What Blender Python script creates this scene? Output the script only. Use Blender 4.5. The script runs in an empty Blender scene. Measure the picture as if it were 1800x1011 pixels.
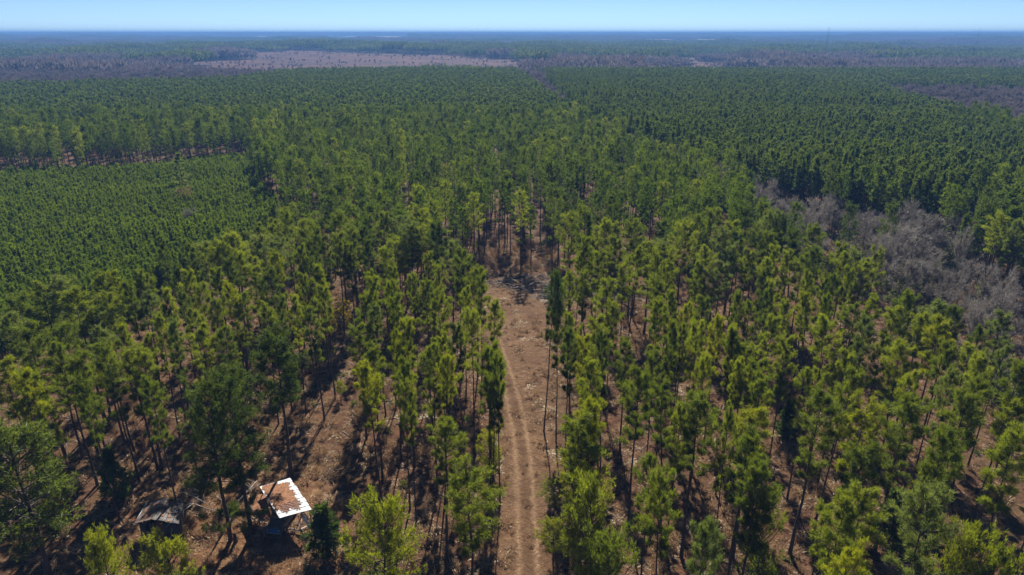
import bpy, math, random
import numpy as np
from mathutils import Vector, Matrix

# ---------------------------------------------------------------- camera, sky, sun, exposure
scene = bpy.context.scene
C = scene.collection
CAM_H = 52.0
PITCH = math.radians(20.45)
FPX = 1200.0                                  # focal length in pixels of the 1800 px wide photograph
cam_data = bpy.data.cameras.new('camera')
cam_data.sensor_width = 36.0
cam_data.lens = 24.0
cam_data.clip_start = 0.5
cam_data.clip_end = 60000.0
cam = bpy.data.objects.new('camera', cam_data)
cam.location = (0, 0, CAM_H)
cam.rotation_euler = (math.pi / 2 - PITCH, 0, 0)
C.objects.link(cam)
scene.camera = cam

SUN_ELEV = 40.0
world = bpy.data.worlds.new('World')
scene.world = world
world.use_nodes = True
wn = world.node_tree
bg = wn.nodes['Background']
sky = wn.nodes.new('ShaderNodeTexSky')
sky.sky_type = 'NISHITA'
sky.sun_disc = False
sky.sun_elevation = math.radians(SUN_ELEV)
sky.sun_rotation = math.radians(1.0)
sky.altitude = 200
sky.air_density = 0.48
sky.dust_density = 0.0
sky.ozone_density = 6.0
bg.inputs['Strength'].default_value = 0.050
wn.links.new(sky.outputs['Color'], bg.inputs['Color'])

sun_data = bpy.data.lights.new('sun', 'SUN')
sun_data.energy = 5.0
sun_data.angle = math.radians(0.53)
sun_data.color = (1.0, 0.93, 0.82)
sun = bpy.data.objects.new('sun', sun_data)
sun.rotation_euler = (-math.radians(90 - SUN_ELEV), 0, math.radians(-1.0))
sun.location = (0, 0, 200)
C.objects.link(sun)

vs = scene.view_settings
vs.view_transform = 'Standard'
vs.look = 'None'
vs.exposure = 1.12
vs.gamma = 1.0
vs.use_curve_mapping = False
scene.cycles.max_bounces = 8
scene.cycles.diffuse_bounces = 5
scene.cycles.transmission_bounces = 5
scene.cycles.volume_bounces = 0
scene.cycles.use_denoising = True

rng = np.random.default_rng(7)
random.seed(7)
PI = math.pi

# ---------------------------------------------------------------- helpers
def unproject(px, py, z=0.0):
    """World point at height z that the photograph shows at pixel (px, py)."""
    px = np.asarray(px, float); py = np.asarray(py, float)
    u = (px - 900.0) / FPX
    v = (505.5 - py) / FPX
    dy = math.cos(PITCH) + v * math.sin(PITCH)
    dz = -math.sin(PITCH) + v * math.cos(PITCH)
    t = (z - CAM_H) / dz
    return u * t, dy * t

def project(x, y, z):
    fy = y * math.cos(PITCH) - (z - CAM_H) * math.sin(PITCH)
    up = y * math.sin(PITCH) + (z - CAM_H) * math.cos(PITCH)
    return 900 + FPX * x / fy, 505.5 - FPX * up / fy

def world_poly(pts, z=0.0):
    return [tuple(float(c) for c in unproject(p[0], p[1], z)) for p in pts]

def in_poly(x, y, poly):
    x = np.asarray(x, float); y = np.asarray(y, float)
    inside = np.zeros(x.shape, bool)
    n = len(poly)
    for i in range(n):
        x1, y1 = poly[i]; x2, y2 = poly[(i + 1) % n]
        if y1 == y2:
            continue
        c = ((y1 > y) != (y2 > y)) & (x < (x2 - x1) * (y - y1) / (y2 - y1) + x1)
        inside ^= c
    return inside

def poly_dist(x, y, poly):
    """Signed distance to a polygon's edge, positive inside."""
    x = np.asarray(x, float); y = np.asarray(y, float)
    d = np.full(x.shape, 1e9)
    n = len(poly)
    for i in range(n):
        x1, y1 = poly[i]; x2, y2 = poly[(i + 1) % n]
        ex, ey = x2 - x1, y2 - y1
        t = np.clip(((x - x1) * ex + (y - y1) * ey) / (ex * ex + ey * ey + 1e-9), 0, 1)
        d = np.minimum(d, np.hypot(x - x1 - t * ex, y - y1 - t * ey))
    return np.where(in_poly(x, y, poly), d, -d)

_wr = np.random.default_rng(99)
_waves = [(_wr.uniform(0, 2 * PI), _wr.uniform(0, 2 * PI), _wr.uniform(0.7, 1.4)) for _ in range(24)]
def wave_noise(x, y, wl, k0=0, n=6):
    s = 0
    for i in range(n):
        a, p, f = _waves[(k0 + i) % 24]
        s = s + np.sin((x * math.cos(a) + y * math.sin(a)) * 2 * PI * f / wl + p)
    return s / math.sqrt(n)

def smooth(a, b, x):
    t = np.clip((x - a) / (b - a), 0, 1)
    return t * t * (3 - 2 * t)

def terrain(x, y):
    x = np.asarray(x, float); y = np.asarray(y, float)
    r = np.hypot(x, y)
    h = 0.18 * wave_noise(x, y, 23, 3) * smooth(15, 60, r) * (1 - smooth(600, 900, r))
    far = smooth(800, 2200, r)
    h = h + far * (1.6 * wave_noise(x, y, 900, 0) - 0.5 + smooth(2300, 3200, r) * 6.0 * wave_noise(x * 0.6, y, 1300, 5))
    h = h + smooth(2500, 5500, r) * (14 + 4.5 * wave_noise(x, y, 1900, 8))
    h = h + smooth(6500, 10500, r) * (26 + 2.5 * wave_noise(x, y, 3100, 14))
    h = h + 11 * np.exp(-((x + 480) / 620) ** 2 - ((y - 2000) / 560) ** 2)
    # the higher ridge off to the right
    ang = np.arctan2(x, np.maximum(y, 1.0))
    h = h + smooth(6500, 9500, r) * smooth(0.42, 0.66, ang) * 9
    h = h - smooth(11000, 17000, r) * 40
    return np.minimum(h, 41)

def mesh_from(name, verts, faces_flat, corners, mats=(), mat_idx=None, smooth_shade=False):
    """verts (n,3); faces_flat: flat vertex indices; corners: verts per face (int or array)."""
    me = bpy.data.meshes.new(name)
    verts = np.ascontiguousarray(verts, dtype=np.float32)
    faces_flat = np.ascontiguousarray(faces_flat, dtype=np.int32).ravel()
    if np.isscalar(corners):
        nf = len(faces_flat) // corners
        totals = np.full(nf, corners, np.int32)
    else:
        totals = np.asarray(corners, np.int32); nf = len(totals)
    starts = np.concatenate([[0], np.cumsum(totals)[:-1]]).astype(np.int32)
    me.vertices.add(len(verts)); me.vertices.foreach_set('co', verts.ravel())
    me.loops.add(len(faces_flat)); me.loops.foreach_set('vertex_index', faces_flat)
    me.polygons.add(nf)
    me.polygons.foreach_set('loop_start', starts)
    me.polygons.foreach_set('loop_total', totals)
    for m in mats:
        me.materials.append(m)
    if mat_idx is not None:
        me.polygons.foreach_set('material_index', np.asarray(mat_idx, np.int32))
    if smooth_shade:
        me.polygons.foreach_set('use_smooth', np.ones(nf, bool))
    me.update(calc_edges=True)
    return me

def link(name, me, parent=None, loc=None):
    o = bpy.data.objects.new(name, me)
    C.objects.link(o)
    if parent is not None:
        o.parent = parent
    if loc is not None:
        o.location = loc
    return o

def tag(o, label=None, cat=None, group=None, kind=None):
    if label: o['label'] = label
    if cat: o['category'] = cat
    if group: o['group'] = group
    if kind: o['kind'] = kind
    return o

def root_empty(name, loc, rz=0.0):
    e = bpy.data.objects.new(name, None)
    e.empty_display_size = 0.5
    e.location = loc; e.rotation_euler = (0, 0, rz)
    C.objects.link(e)
    return e

class Geo:
    """Collects tubes, boxes, slabs and blades; builds one mesh."""
    def __init__(self):
        self.v = []; self.f = []; self.t = []; self.m = []; self.n = 0
    def add(self, verts, faces, mat=0):
        verts = np.asarray(verts, float)
        for f in faces:
            self.f.extend([i + self.n for i in f]); self.t.append(len(f)); self.m.append(mat)
        self.v.append(verts); self.n += len(verts)
    def tris(self, verts, mat=0):
        n = len(verts) // 3
        self.f.extend(range(self.n, self.n + 3 * n)); self.t.extend([3] * n); self.m.extend([mat] * n)
        self.v.append(np.asarray(verts, float)); self.n += 3 * n
    def tube(self, pts, radii, sides=6, mat=0, cap=True):
        pts = [np.asarray(p, float) for p in pts]
        rings = []
        for i, p in enumerate(pts):
            d = pts[min(i + 1, len(pts) - 1)] - pts[max(i - 1, 0)]
            d = d / (np.linalg.norm(d) + 1e-9)
            a = np.array([1, 0, 0]) if abs(d[0]) < 0.8 else np.array([0, 1, 0])
            u = np.cross(d, a); u /= np.linalg.norm(u); w = np.cross(d, u)
            for k in range(sides):
                th = 2 * PI * k / sides
                rings.append(p + radii[i] * (math.cos(th) * u + math.sin(th) * w))
        fs = []
        for i in range(len(pts) - 1):
            for k in range(sides):
                a = i * sides + k; b = i * sides + (k + 1) % sides
                fs.append((a, b, b + sides, a + sides))
        if cap:
            fs.append(tuple(range(sides))[::-1])
            fs.append(tuple((len(pts) - 1) * sides + k for k in range(sides)))
        self.add(rings, fs, mat)
    def box(self, c, s, rot=None, mat=0):
        hx, hy, hz = s[0] / 2, s[1] / 2, s[2] / 2
        v = np.array([(x, y, z) for z in (-hz, hz) for y in (-hy, hy) for x in (-hx, hx)], float)
        if rot is not None:
            R = np.array(Matrix.Rotation(rot[2], 3, 'Z') @ Matrix.Rotation(rot[1], 3, 'Y') @ Matrix.Rotation(rot[0], 3, 'X'))
            v = v @ R.T
        v = v + np.array(c, float)
        self.add(v, [(0, 2, 3, 1), (4, 5, 7, 6), (0, 1, 5, 4), (2, 6, 7, 3), (0, 4, 6, 2), (1, 3, 7, 5)], mat)
    def mesh(self, name, mats, smooth_shade=False):
        return mesh_from(name, np.concatenate(self.v), self.f, np.array(self.t), mats, self.m, smooth_shade)

# ---------------------------------------------------------------- materials
def new_mat(name):
    m = bpy.data.materials.new(name)
    m.use_nodes = True
    nt = m.node_tree
    for n in list(nt.nodes):
        nt.nodes.remove(n)
    out = nt.nodes.new('ShaderNodeOutputMaterial')
    return m, nt, out

def ramp(nt, fac, stops, interp='LINEAR'):
    r = nt.nodes.new('ShaderNodeValToRGB')
    r.color_ramp.interpolation = interp
    els = r.color_ramp.elements
    while len(els) < len(stops):
        els.new(0.5)
    for e, (p, c) in zip(els, stops):
        e.position = p
        e.color = (*c, 1) if len(c) == 3 else c
    if fac is not None:
        nt.links.new(fac, r.inputs['Fac'])
    return r.outputs['Color']

def noise(nt, scale, detail=4, rough=0.55, coord=None, dist=0.0):
    n = nt.nodes.new('ShaderNodeTexNoise')
    n.inputs['Scale'].default_value = scale
    n.inputs['Detail'].default_value = detail
    n.inputs['Roughness'].default_value = rough
    n.inputs['Distortion'].default_value = dist
    if coord is not None:
        nt.links.new(coord, n.inputs['Vector'])
    return n.outputs['Fac']

def mix(nt, fac, a, b, mode='MIX'):
    n = nt.nodes.new('ShaderNodeMix')
    n.data_type = 'RGBA'; n.blend_type = mode
    for key, val in ((0, fac), (6, a), (7, b)):
        if isinstance(val, (int, float)):
            n.inputs[key].default_value = val
        elif isinstance(val, (tuple, list)):
            n.inputs[key].default_value = (*val, 1)
        else:
            nt.links.new(val, n.inputs[key])
    return n.outputs[2]

def mathn(nt, op, a, b=None, c=None, clamp=False):
    n = nt.nodes.new('ShaderNodeMath'); n.operation = op; n.use_clamp = clamp
    for i, val in enumerate((a, b, c)):
        if val is None: continue
        if isinstance(val, (int, float)): n.inputs[i].default_value = val
        else: nt.links.new(val, n.inputs[i])
    return n.outputs[0]

def attr(nt, name):
    a = nt.nodes.new('ShaderNodeAttribute'); a.attribute_name = name
    return a.outputs['Fac']

def foliage_mat(name, col_a, col_b, trans, tfac=0.45, obj_var=True, noise_scale=0.5, gloss=0.035):
    """Needles: colour runs between two tones from clump to clump and tree to tree."""
    m, nt, out = new_mat(name)
    info = nt.nodes.new('ShaderNodeObjectInfo')
    geo = nt.nodes.new('ShaderNodeNewGeometry')
    n1 = noise(nt, noise_scale, 3, 0.6, geo.outputs['Position'])
    island = geo.outputs['Random Per Island']
    f = mathn(nt, 'MULTIPLY_ADD', n1, 0.9, -0.2)
    f = mathn(nt, 'ADD', f, mathn(nt, 'MULTIPLY_ADD', island, 0.5, -0.15))
    if obj_var:
        f = mathn(nt, 'ADD', f, mathn(nt, 'MULTIPLY_ADD', info.outputs['Random'], 0.7, -0.35))
    col = mix(nt, mathn(nt, 'ADD', f, 0.0, clamp=True), col_a, col_b)
    tcol = mix(nt, 1.0, col, trans, 'MULTIPLY')
    d = nt.nodes.new('ShaderNodeBsdfDiffuse'); nt.links.new(col, d.inputs['Color'])
    t = nt.nodes.new('ShaderNodeBsdfTranslucent'); nt.links.new(tcol, t.inputs['Color'])
    ms = nt.nodes.new('ShaderNodeMixShader'); ms.inputs[0].default_value = tfac
    nt.links.new(d.outputs[0], ms.inputs[1]); nt.links.new(t.outputs[0], ms.inputs[2])
    gl = nt.nodes.new('ShaderNodeBsdfGlossy'); gl.inputs['Roughness'].default_value = 0.5
    gl.inputs['Color'].default_value = (0.8, 0.85, 0.75, 1)
    ms2 = nt.nodes.new('ShaderNodeMixShader'); ms2.inputs[0].default_value = gloss
    nt.links.new(ms.outputs[0], ms2.inputs[1]); nt.links.new(gl.outputs[0], ms2.inputs[2])
    nt.links.new(ms2.outputs[0], out.inputs['Surface'])
    return m

def rough_mat(name, stops, scale=3.0, rough=0.9, metallic=0.0, bump=0.3, detail=5, spec=0.3, stretch=None):
    m, nt, out = new_mat(name)
    tc = nt.nodes.new('ShaderNodeTexCoord')
    coord = tc.outputs['Object']
    if stretch:
        mp = nt.nodes.new('ShaderNodeMapping'); mp.inputs['Scale'].default_value = stretch
        nt.links.new(coord, mp.inputs['Vector']); coord = mp.outputs['Vector']
    f = noise(nt, scale, detail, 0.6, coord)
    col = ramp(nt, f, stops)
    b = nt.nodes.new('ShaderNodeBsdfPrincipled')
    nt.links.new(col, b.inputs['Base Color'])
    b.inputs['Roughness'].default_value = rough
    b.inputs['Metallic'].default_value = metallic
    b.inputs['Specular IOR Level'].default_value = spec
    if bump:
        bn = nt.nodes.new('ShaderNodeBump'); bn.inputs['Strength'].default_value = bump
        bn.inputs['Distance'].default_value = 0.05
        nt.links.new(f, bn.inputs['Height']); nt.links.new(bn.outputs[0], b.inputs['Normal'])
    nt.links.new(b.outputs[0], out.inputs['Surface'])
    return m

M = {}
M['pine_mid'] = foliage_mat('pine_needles_mid', (0.076, 0.108, 0.016), (0.190, 0.226, 0.024), (1.75, 1.65, 0.7), 0.56, gloss=0.02)
M['pine_yellow'] = foliage_mat('pine_needles_yellow', (0.125, 0.162, 0.014), (0.225, 0.240, 0.016), (1.65, 1.55, 0.6), 0.56, gloss=0.02)
M['pine_dark'] = foliage_mat('pine_needles_dark', (0.036, 0.060, 0.016), (0.092, 0.122, 0.022), (1.7, 1.6, 0.8), 0.56, gloss=0.015)
M['pine_pale'] = foliage_mat('pine_needles_pale', (0.090, 0.122, 0.034), (0.150, 0.184, 0.046), (1.6, 1.55, 0.9), 0.56, gloss=0.02)
M['pine_young'] = foliage_mat('pine_needles_young', (0.060, 0.098, 0.014), (0.122, 0.170, 0.022), (1.7, 1.6, 0.7), 0.56, gloss=0.0)
M['pine_dense'] = foliage_mat('pine_needles_dense', (0.044, 0.074, 0.020), (0.098, 0.134, 0.030), (1.65, 1.55, 0.8), 0.55, gloss=0.0)
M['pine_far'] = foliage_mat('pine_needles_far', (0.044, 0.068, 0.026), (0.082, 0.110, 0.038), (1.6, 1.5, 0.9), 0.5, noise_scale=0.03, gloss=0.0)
M['pine_stand'] = foliage_mat('pine_needles_stand', (0.048, 0.082, 0.016), (0.120, 0.166, 0.026), (1.7, 1.6, 0.75), 0.55, gloss=0.0)
M['golden'] = foliage_mat('golden_leaves', (0.20, 0.17, 0.02), (0.36, 0.26, 0.03), (1.4, 1.3, 0.6))
M['cedar'] = foliage_mat('cedar_foliage', (0.042, 0.070, 0.014), (0.105, 0.145, 0.022), (1.6, 1.6, 0.6), 0.55, gloss=0.015)
M['shrub_green'] = foliage_mat('shrub_leaves', (0.050, 0.080, 0.018), (0.120, 0.145, 0.026), (1.5, 1.5, 0.7))
M['olive'] = foliage_mat('olive_leaves', (0.105, 0.122, 0.050), (0.175, 0.185, 0.080), (1.4, 1.4, 1.0))
M['scrub'] = foliage_mat('dry_scrub', (0.120, 0.070, 0.045), (0.250, 0.165, 0.105), (1.2, 1.1, 0.9), 0.3)
M['dry_grass'] = foliage_mat('dry_grass', (0.24, 0.155, 0.092), (0.46, 0.33, 0.20), (1.2, 1.1, 0.9), 0.3)
M['twigs'] = foliage_mat('bare_twigs', (0.170, 0.150, 0.128), (0.330, 0.298, 0.262), (1.0, 1.0, 1.0), 0.3)
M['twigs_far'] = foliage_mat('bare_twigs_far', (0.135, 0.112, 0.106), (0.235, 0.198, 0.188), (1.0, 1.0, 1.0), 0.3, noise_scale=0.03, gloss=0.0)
M['rust_leaves'] = foliage_mat('rust_leaves', (0.170, 0.110, 0.060), (0.260, 0.180, 0.090), (1.2, 1.1, 0.9), 0.3)
M['bark'] = rough_mat('pine_bark', [(0.25, (0.040, 0.028, 0.023)), (0.6, (0.095, 0.068, 0.054)), (0.9, (0.17, 0.13, 0.105))], 6, 0.95, stretch=(1, 1, 0.25))
M['grey_bark'] = rough_mat('grey_bark', [(0.25, (0.12, 0.105, 0.095)), (0.7, (0.27, 0.245, 0.225))], 4, 0.95)
M['dead_wood'] = rough_mat('bleached_dead_wood', [(0.2, (0.26, 0.22, 0.19)), (0.7, (0.48, 0.43, 0.38))], 3, 0.9)

# ---------------------------------------------------------------- ground
track_px = [(931, 1060), (929, 1011), (927, 950), (925, 900), (922, 850), (919, 800), (913, 755), (905, 715), (895, 675), (884, 640), (874, 610), (864, 575)]
track_w = world_poly(track_px)
track_w = [(track_w[0][0] + 0.6, 20.0)] + track_w
ty = np.array([p[1] for p in track_w]); tx = np.array([p[0] for p in track_w])
clearing = world_poly([(872, 1011), (876, 900), (882, 800), (888, 740), (886, 680), (878, 640), (868, 600), (850, 560), (838, 520), (850, 490), (905, 482), (985, 488), (1080, 498), (1090, 520), (1010, 528), (975, 535), (962, 560), (960, 640), (962, 760), (968, 850), (972, 930), (975, 1011)])
clearing = [(clearing[0][0], 20.0)] + clearing + [(clearing[-1][0], 20.0)]
slash_poly = world_poly([(856, 495), (900, 486), (960, 486), (1040, 492), (1110, 505), (1120, 528), (1060, 532), (1000, 528), (955, 530), (915, 514), (880, 502)])
brush_poly = world_poly([(800, 500), (790, 440), (810, 395), (900, 380), (1010, 385), (1060, 430), (1080, 490), (960, 486), (860, 494)])
yard = world_poly([(185, 1011), (205, 930), (250, 870), (340, 860), (440, 838), (560, 840), (620, 900), (600, 1011)])

def axis(points):
    out = [points[0][0]]
    for (a, b, s) in points:
        n = max(1, int(round((b - a) / s)))
        out.extend(a + (b - a) * (i + 1) / n for i in range(n))
    return out
def geom(a, b, s0, g=1.18):
    out = []; s = s0; p = a
    while p < b:
        p = min(p + s, b); out.append(p); s *= g
    return out
xs = [-x for x in reversed(geom(110, 24000, 2.0, 1.09))] + axis([(-110, 110, 1.4)]) + geom(110, 24000, 2.0, 1.09)
ys = [-y for y in reversed(geom(-20, 24000, 6, 1.3))] + axis([(20, 210, 1.4)]) + geom(210, 24000, 2.0, 1.05)
gx, gy = np.meshgrid(np.array(xs), np.array(ys))
gx = gx.ravel(); gy = gy.ravel()
gz = terrain(gx, gy)
gz = gz + 0.05 * wave_noise(gx, gy, 6, 9)

far_clearcuts = [
    world_poly([(330, 139), (345, 114), (360, 106), (420, 98), (560, 96), (640, 98.5), (700, 100), (760, 99), (900, 102), (930, 112), (925, 136), (700, 140), (500, 142)], 0),
    world_poly([(1080, 140), (1140, 103), (1210, 100), (1290, 102), (1350, 138), (1200, 140)], 0),
]
def ground_attrs(me, x, y):
    lat = x - np.interp(y, ty, tx)
    fade = 1 - smooth(104, 116, y)
    vals = {
        'lat': lat,
        'track': np.clip(1 - np.abs(lat) / 3.2, 0, 1) * fade,
        'clear': smooth(-3.0, 2.0, poly_dist(x, y, clearing)),
        'slash': smooth(-2.5, 1.5, poly_dist(x, y, slash_poly)),
        'yard': smooth(-3.0, 2.0, poly_dist(x, y, yard)),
        'cut': np.maximum.reduce([smooth(-60, 30, poly_dist(x, y, p)) for p in far_clearcuts]),
        'far': smooth(560, 900, np.hypot(x, y)),
    }
    for k, v in vals.items():
        a = me.attributes.new(k, 'FLOAT', 'POINT')
        a.data.foreach_set('value', np.ascontiguousarray(v, dtype=np.float32))

def make_ground_material():
    m, nt, out = new_mat('forest_floor')
    geo = nt.nodes.new('ShaderNodeNewGeometry')
    pos = geo.outputs['Position']
    big = noise(nt, 0.09, 4, 0.6, pos)
    med = noise(nt, 0.9, 5, 0.65, pos, 0.6)
    fine = noise(nt, 5.5, 4, 0.7, pos, 0.8)
    straw = ramp(nt, med, [(0.22, (0.050, 0.030, 0.021)), (0.42, (0.130, 0.072, 0.046)), (0.60, (0.215, 0.124, 0.080)), (0.80, (0.31, 0.205, 0.14))])
    grass = ramp(nt, med, [(0.25, (0.075, 0.055, 0.034)), (0.50, (0.185, 0.130, 0.080)), (0.78, (0.33, 0.25, 0.165))])
    base = mix(nt, ramp(nt, big, [(0.42, (0, 0, 0)), (0.62, (1, 1, 1))]), straw, grass)
    base = mix(nt, mathn(nt, 'MULTIPLY', ramp(nt, fine, [(0.35, (1, 1, 1)), (0.50, (0, 0, 0))]), 0.65), base, (0.045, 0.028, 0.02))
    base = mix(nt, mathn(nt, 'MULTIPLY', ramp(nt, fine, [(0.60, (0, 0, 0)), (0.70, (1, 1, 1))]), 0.45), base, (0.38, 0.27, 0.19))
    # faint green growth in patches
    gpatch = ramp(nt, noise(nt, 0.35, 3, 0.6, pos), [(0.62, (0, 0, 0)), (0.72, (1, 1, 1))])
    base = mix(nt, mathn(nt, 'MULTIPLY', gpatch, 0.35), base, (0.10, 0.105, 0.035))
    # orange-red straw round the sheds
    ycol = ramp(nt, med, [(0.25, (0.12, 0.062, 0.034)), (0.45, (0.27, 0.15, 0.085)), (0.62, (0.42, 0.28, 0.17)), (0.8, (0.52, 0.38, 0.25))])
    base = mix(nt, mathn(nt, 'MULTIPLY', attr(nt, 'yard'), 0.65), base, ycol)
    # open cleared strip of dry grass
    ccol = ramp(nt, mathn(nt, 'MULTIPLY_ADD', noise(nt, 0.35, 5, 0.7, pos, 0.8), 0.5, mathn(nt, 'MULTIPLY', noise(nt, 2.6, 5, 0.8, pos, 0.5), 0.5)), [(0.30, (0.085, 0.052, 0.032)), (0.45, (0.175, 0.112, 0.070)), (0.55, (0.27, 0.185, 0.122)), (0.68, (0.46, 0.345, 0.24))])
    base = mix(nt, mathn(nt, 'MULTIPLY', attr(nt, 'clear'), 0.85), base, ccol)
    # two wheel ruts with ragged edges
    lat = attr(nt, 'lat')
    wob = mathn(nt, 'MULTIPLY_ADD', noise(nt, 0.7, 3, 0.6, pos), 0.9, -0.45)
    rag = mathn(nt, 'MULTIPLY_ADD', noise(nt, 3.5, 4, 0.7, pos), 1.0, -0.5)
    al = mathn(nt, 'ABSOLUTE', mathn(nt, 'ADD', lat, wob))
    d = mathn(nt, 'ABSOLUTE', mathn(nt, 'SUBTRACT', al, 0.95))
    rut = mathn(nt, 'SUBTRACT', 1.0, mathn(nt, 'DIVIDE', mathn(nt, 'ADD', d, mathn(nt, 'MULTIPLY', rag, 0.5)), 0.50), clamp=True)
    rut = mathn(nt, 'MULTIPLY', rut, ramp(nt, noise(nt, 0.8, 5, 0.75, pos, 0.8), [(0.32, (0.35, 0.35, 0.35)), (0.52, (1, 1, 1))]))
    onrack = ramp(nt, attr(nt, 'track'), [(0.0, (0, 0, 0)), (0.12, (1, 1, 1))])
    rut = mathn(nt, 'MULTIPLY', rut, onrack, clamp=True)
    rcol = ramp(nt, noise(nt, 4.0, 4, 0.7, pos), [(0.3, (0.26, 0.18, 0.12)), (0.55, (0.45, 0.335, 0.24)), (0.8, (0.66, 0.53, 0.41))])
    mid = mathn(nt, 'MULTIPLY', mathn(nt, 'SUBTRACT', 1.0, mathn(nt, 'DIVIDE', al, 0.75), clamp=True), onrack)
    base = mix(nt, mathn(nt, 'MULTIPLY', mid, 0.5), base, (0.13, 0.085, 0.052))
    base = mix(nt, mathn(nt, 'MULTIPLY', rut, 0.9), base, rcol)
    # ash-grey soil under the slash pile
    scol = ramp(nt, noise(nt, 2.2, 5, 0.7, pos), [(0.3, (0.06, 0.055, 0.052)), (0.55, (0.17, 0.16, 0.155)), (0.75, (0.36, 0.34, 0.33))])
    sm = mathn(nt, 'MULTIPLY', attr(nt, 'slash'), ramp(nt, noise(nt, 0.5, 4, 0.7, pos), [(0.38, (0, 0, 0)), (0.5, (1, 1, 1))]))
    base = mix(nt, sm, base, scol)
    # pale sandy scars
    psc = ramp(nt, noise(nt, 0.16, 4, 0.7, pos, 1.0), [(0.68, (0, 0, 0)), (0.73, (1, 1, 1))])
    base = mix(nt, mathn(nt, 'MULTIPLY', psc, mathn(nt, 'MULTIPLY', attr(nt, 'clear'), 0.8)), base, (0.50, 0.41, 0.32))
    # far country below the canopy
    fn = noise(nt, 0.0035, 6, 0.65, pos)
    fcol = ramp(nt, fn, [(0.36, (0.024, 0.040, 0.020)), (0.50, (0.040, 0.050, 0.028)), (0.56, (0.075, 0.062, 0.050)), (0.72, (0.10, 0.078, 0.062))])
    fcol = mix(nt, 0.5, fcol, ramp(nt, noise(nt, 0.03, 5, 0.75, pos), [(0.35, (0.015, 0.022, 0.012)), (0.7, (0.11, 0.10, 0.075))]))
    base = mix(nt, attr(nt, 'far'), base, fcol)
    mpc = nt.nodes.new('ShaderNodeMapping'); mpc.inputs['Scale'].default_value = (1, 2.6, 1)
    nt.links.new(pos, mpc.inputs['Vector']); cpos = mpc.outputs['Vector']
    ccut = ramp(nt, mathn(nt, 'MULTIPLY_ADD', noise(nt, 0.02, 6, 0.8, cpos), 0.55, mathn(nt, 'MULTIPLY', noise(nt, 0.0035, 5, 0.7, cpos, 1.5), 0.45)), [(0.40, (0.020, 0.019, 0.016)), (0.47, (0.060, 0.030, 0.027)), (0.53, (0.118, 0.054, 0.046)), (0.58, (0.17, 0.082, 0.066)), (0.64, (0.36, 0.22, 0.16))])
    base = mix(nt, attr(nt, 'cut'), base, ccut)
    base = mix(nt, 1.0, base, (0.60, 0.515, 0.42), 'MULTIPLY')
    b = nt.nodes.new('ShaderNodeBsdfPrincipled')
    b.inputs['Roughness'].default_value = 0.95
    b.inputs['Specular IOR Level'].default_value = 0.1
    nt.links.new(base, b.inputs['Base Color'])
    bh = mathn(nt, 'ADD', mathn(nt, 'MULTIPLY', fine, 0.5), med)
    bh = mathn(nt, 'SUBTRACT', bh, mathn(nt, 'MULTIPLY', rut, 0.4))
    bn = nt.nodes.new('ShaderNodeBump'); bn.inputs['Strength'].default_value = 0.8
    bn.inputs['Distance'].default_value = 0.45
    nt.links.new(bh, bn.inputs['Height']); nt.links.new(bn.outputs[0], b.inputs['Normal'])
    nt.links.new(b.outputs[0], out.inputs['Surface'])
    return m
M['ground'] = make_ground_material()

nx, ny = len(xs), len(ys)
ii, jj = np.meshgrid(np.arange(nx - 1), np.arange(ny - 1))
a0 = (jj * nx + ii).ravel()
quads = np.stack([a0, a0 + 1, a0 + 1 + nx, a0 + nx], 1)
me = mesh_from('ground', np.stack([gx, gy, gz], 1), quads, 4, [M['ground']], smooth_shade=True)
ground_attrs(me, gx, gy)
tag(link('ground', me), kind='structure', label='reddish brown forest floor of pine straw and dry grass')

def near_z(x, y):
    return terrain(x, y) + 0.05 * wave_noise(x, y, 6, 9)

# the two-rut track: a sheet just above the ground with the same soil, ruts pressed in
tys = np.arange(40, 118, 0.35); tls = np.linspace(-2.6, 2.6, 27)
TL, TY = np.meshgrid(tls, tys)
TX = np.interp(TY, ty, tx) + TL
edge = 1 - np.abs(TL) / 2.6
TZ = near_z(TX, TY) + 0.035 + 0.03 * np.minimum(edge * 4, 1) - 0.035 * np.exp(-((np.abs(TL) - 0.95) / 0.25) ** 2) + 0.006 * wave_noise(TX, TY, 0.9, 2)
me_a = (np.arange(len(tys) - 1)[:, None] * len(tls) + np.arange(len(tls) - 1)[None]).ravel()
q = np.stack([me_a, me_a + 1, me_a + 1 + len(tls), me_a + len(tls)], 1)
me = mesh_from('dirt_track', np.stack([TX.ravel(), TY.ravel(), TZ.ravel()], 1), q, 4, [M['ground']], smooth_shade=True)
ground_attrs(me, TX.ravel(), TY.ravel())
tag(link('dirt_track', me), kind='structure', label='two-rut dirt track through the cleared strip')

# ---------------------------------------------------------------- tree shapes
def blades(centers, dirs, n, length, width, spread, r):
    """n thin triangles at each centre, fanning out round its direction."""
    k = len(centers)
    c = np.repeat(centers, n, 0)
    d = np.repeat(dirs, n, 0) + r.normal(0, spread, (k * n, 3))
    d /= np.linalg.norm(d, axis=1)[:, None] + 1e-9
    L = length * r.uniform(0.6, 1.25, (k * n, 1))
    s = np.cross(d, r.normal(0, 1, (k * n, 3)))
    s /= np.linalg.norm(s, axis=1)[:, None] + 1e-9
    w = width * r.uniform(0.7, 1.3, (k * n, 1)) * 0.5
    base = c + r.normal(0, length * 0.12, (k * n, 3))
    v = np.empty((k * n, 3, 3))
    v[:, 0] = base + s * w + d * L * 0.35
    v[:, 1] = base - s * w + d * L * 0.35
    v[:, 2] = base + d * L
    v2 = v.copy(); v2[:, 2] = base - d * L * 0.1
    return np.concatenate([v, v2]).reshape(-1, 3)

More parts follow.
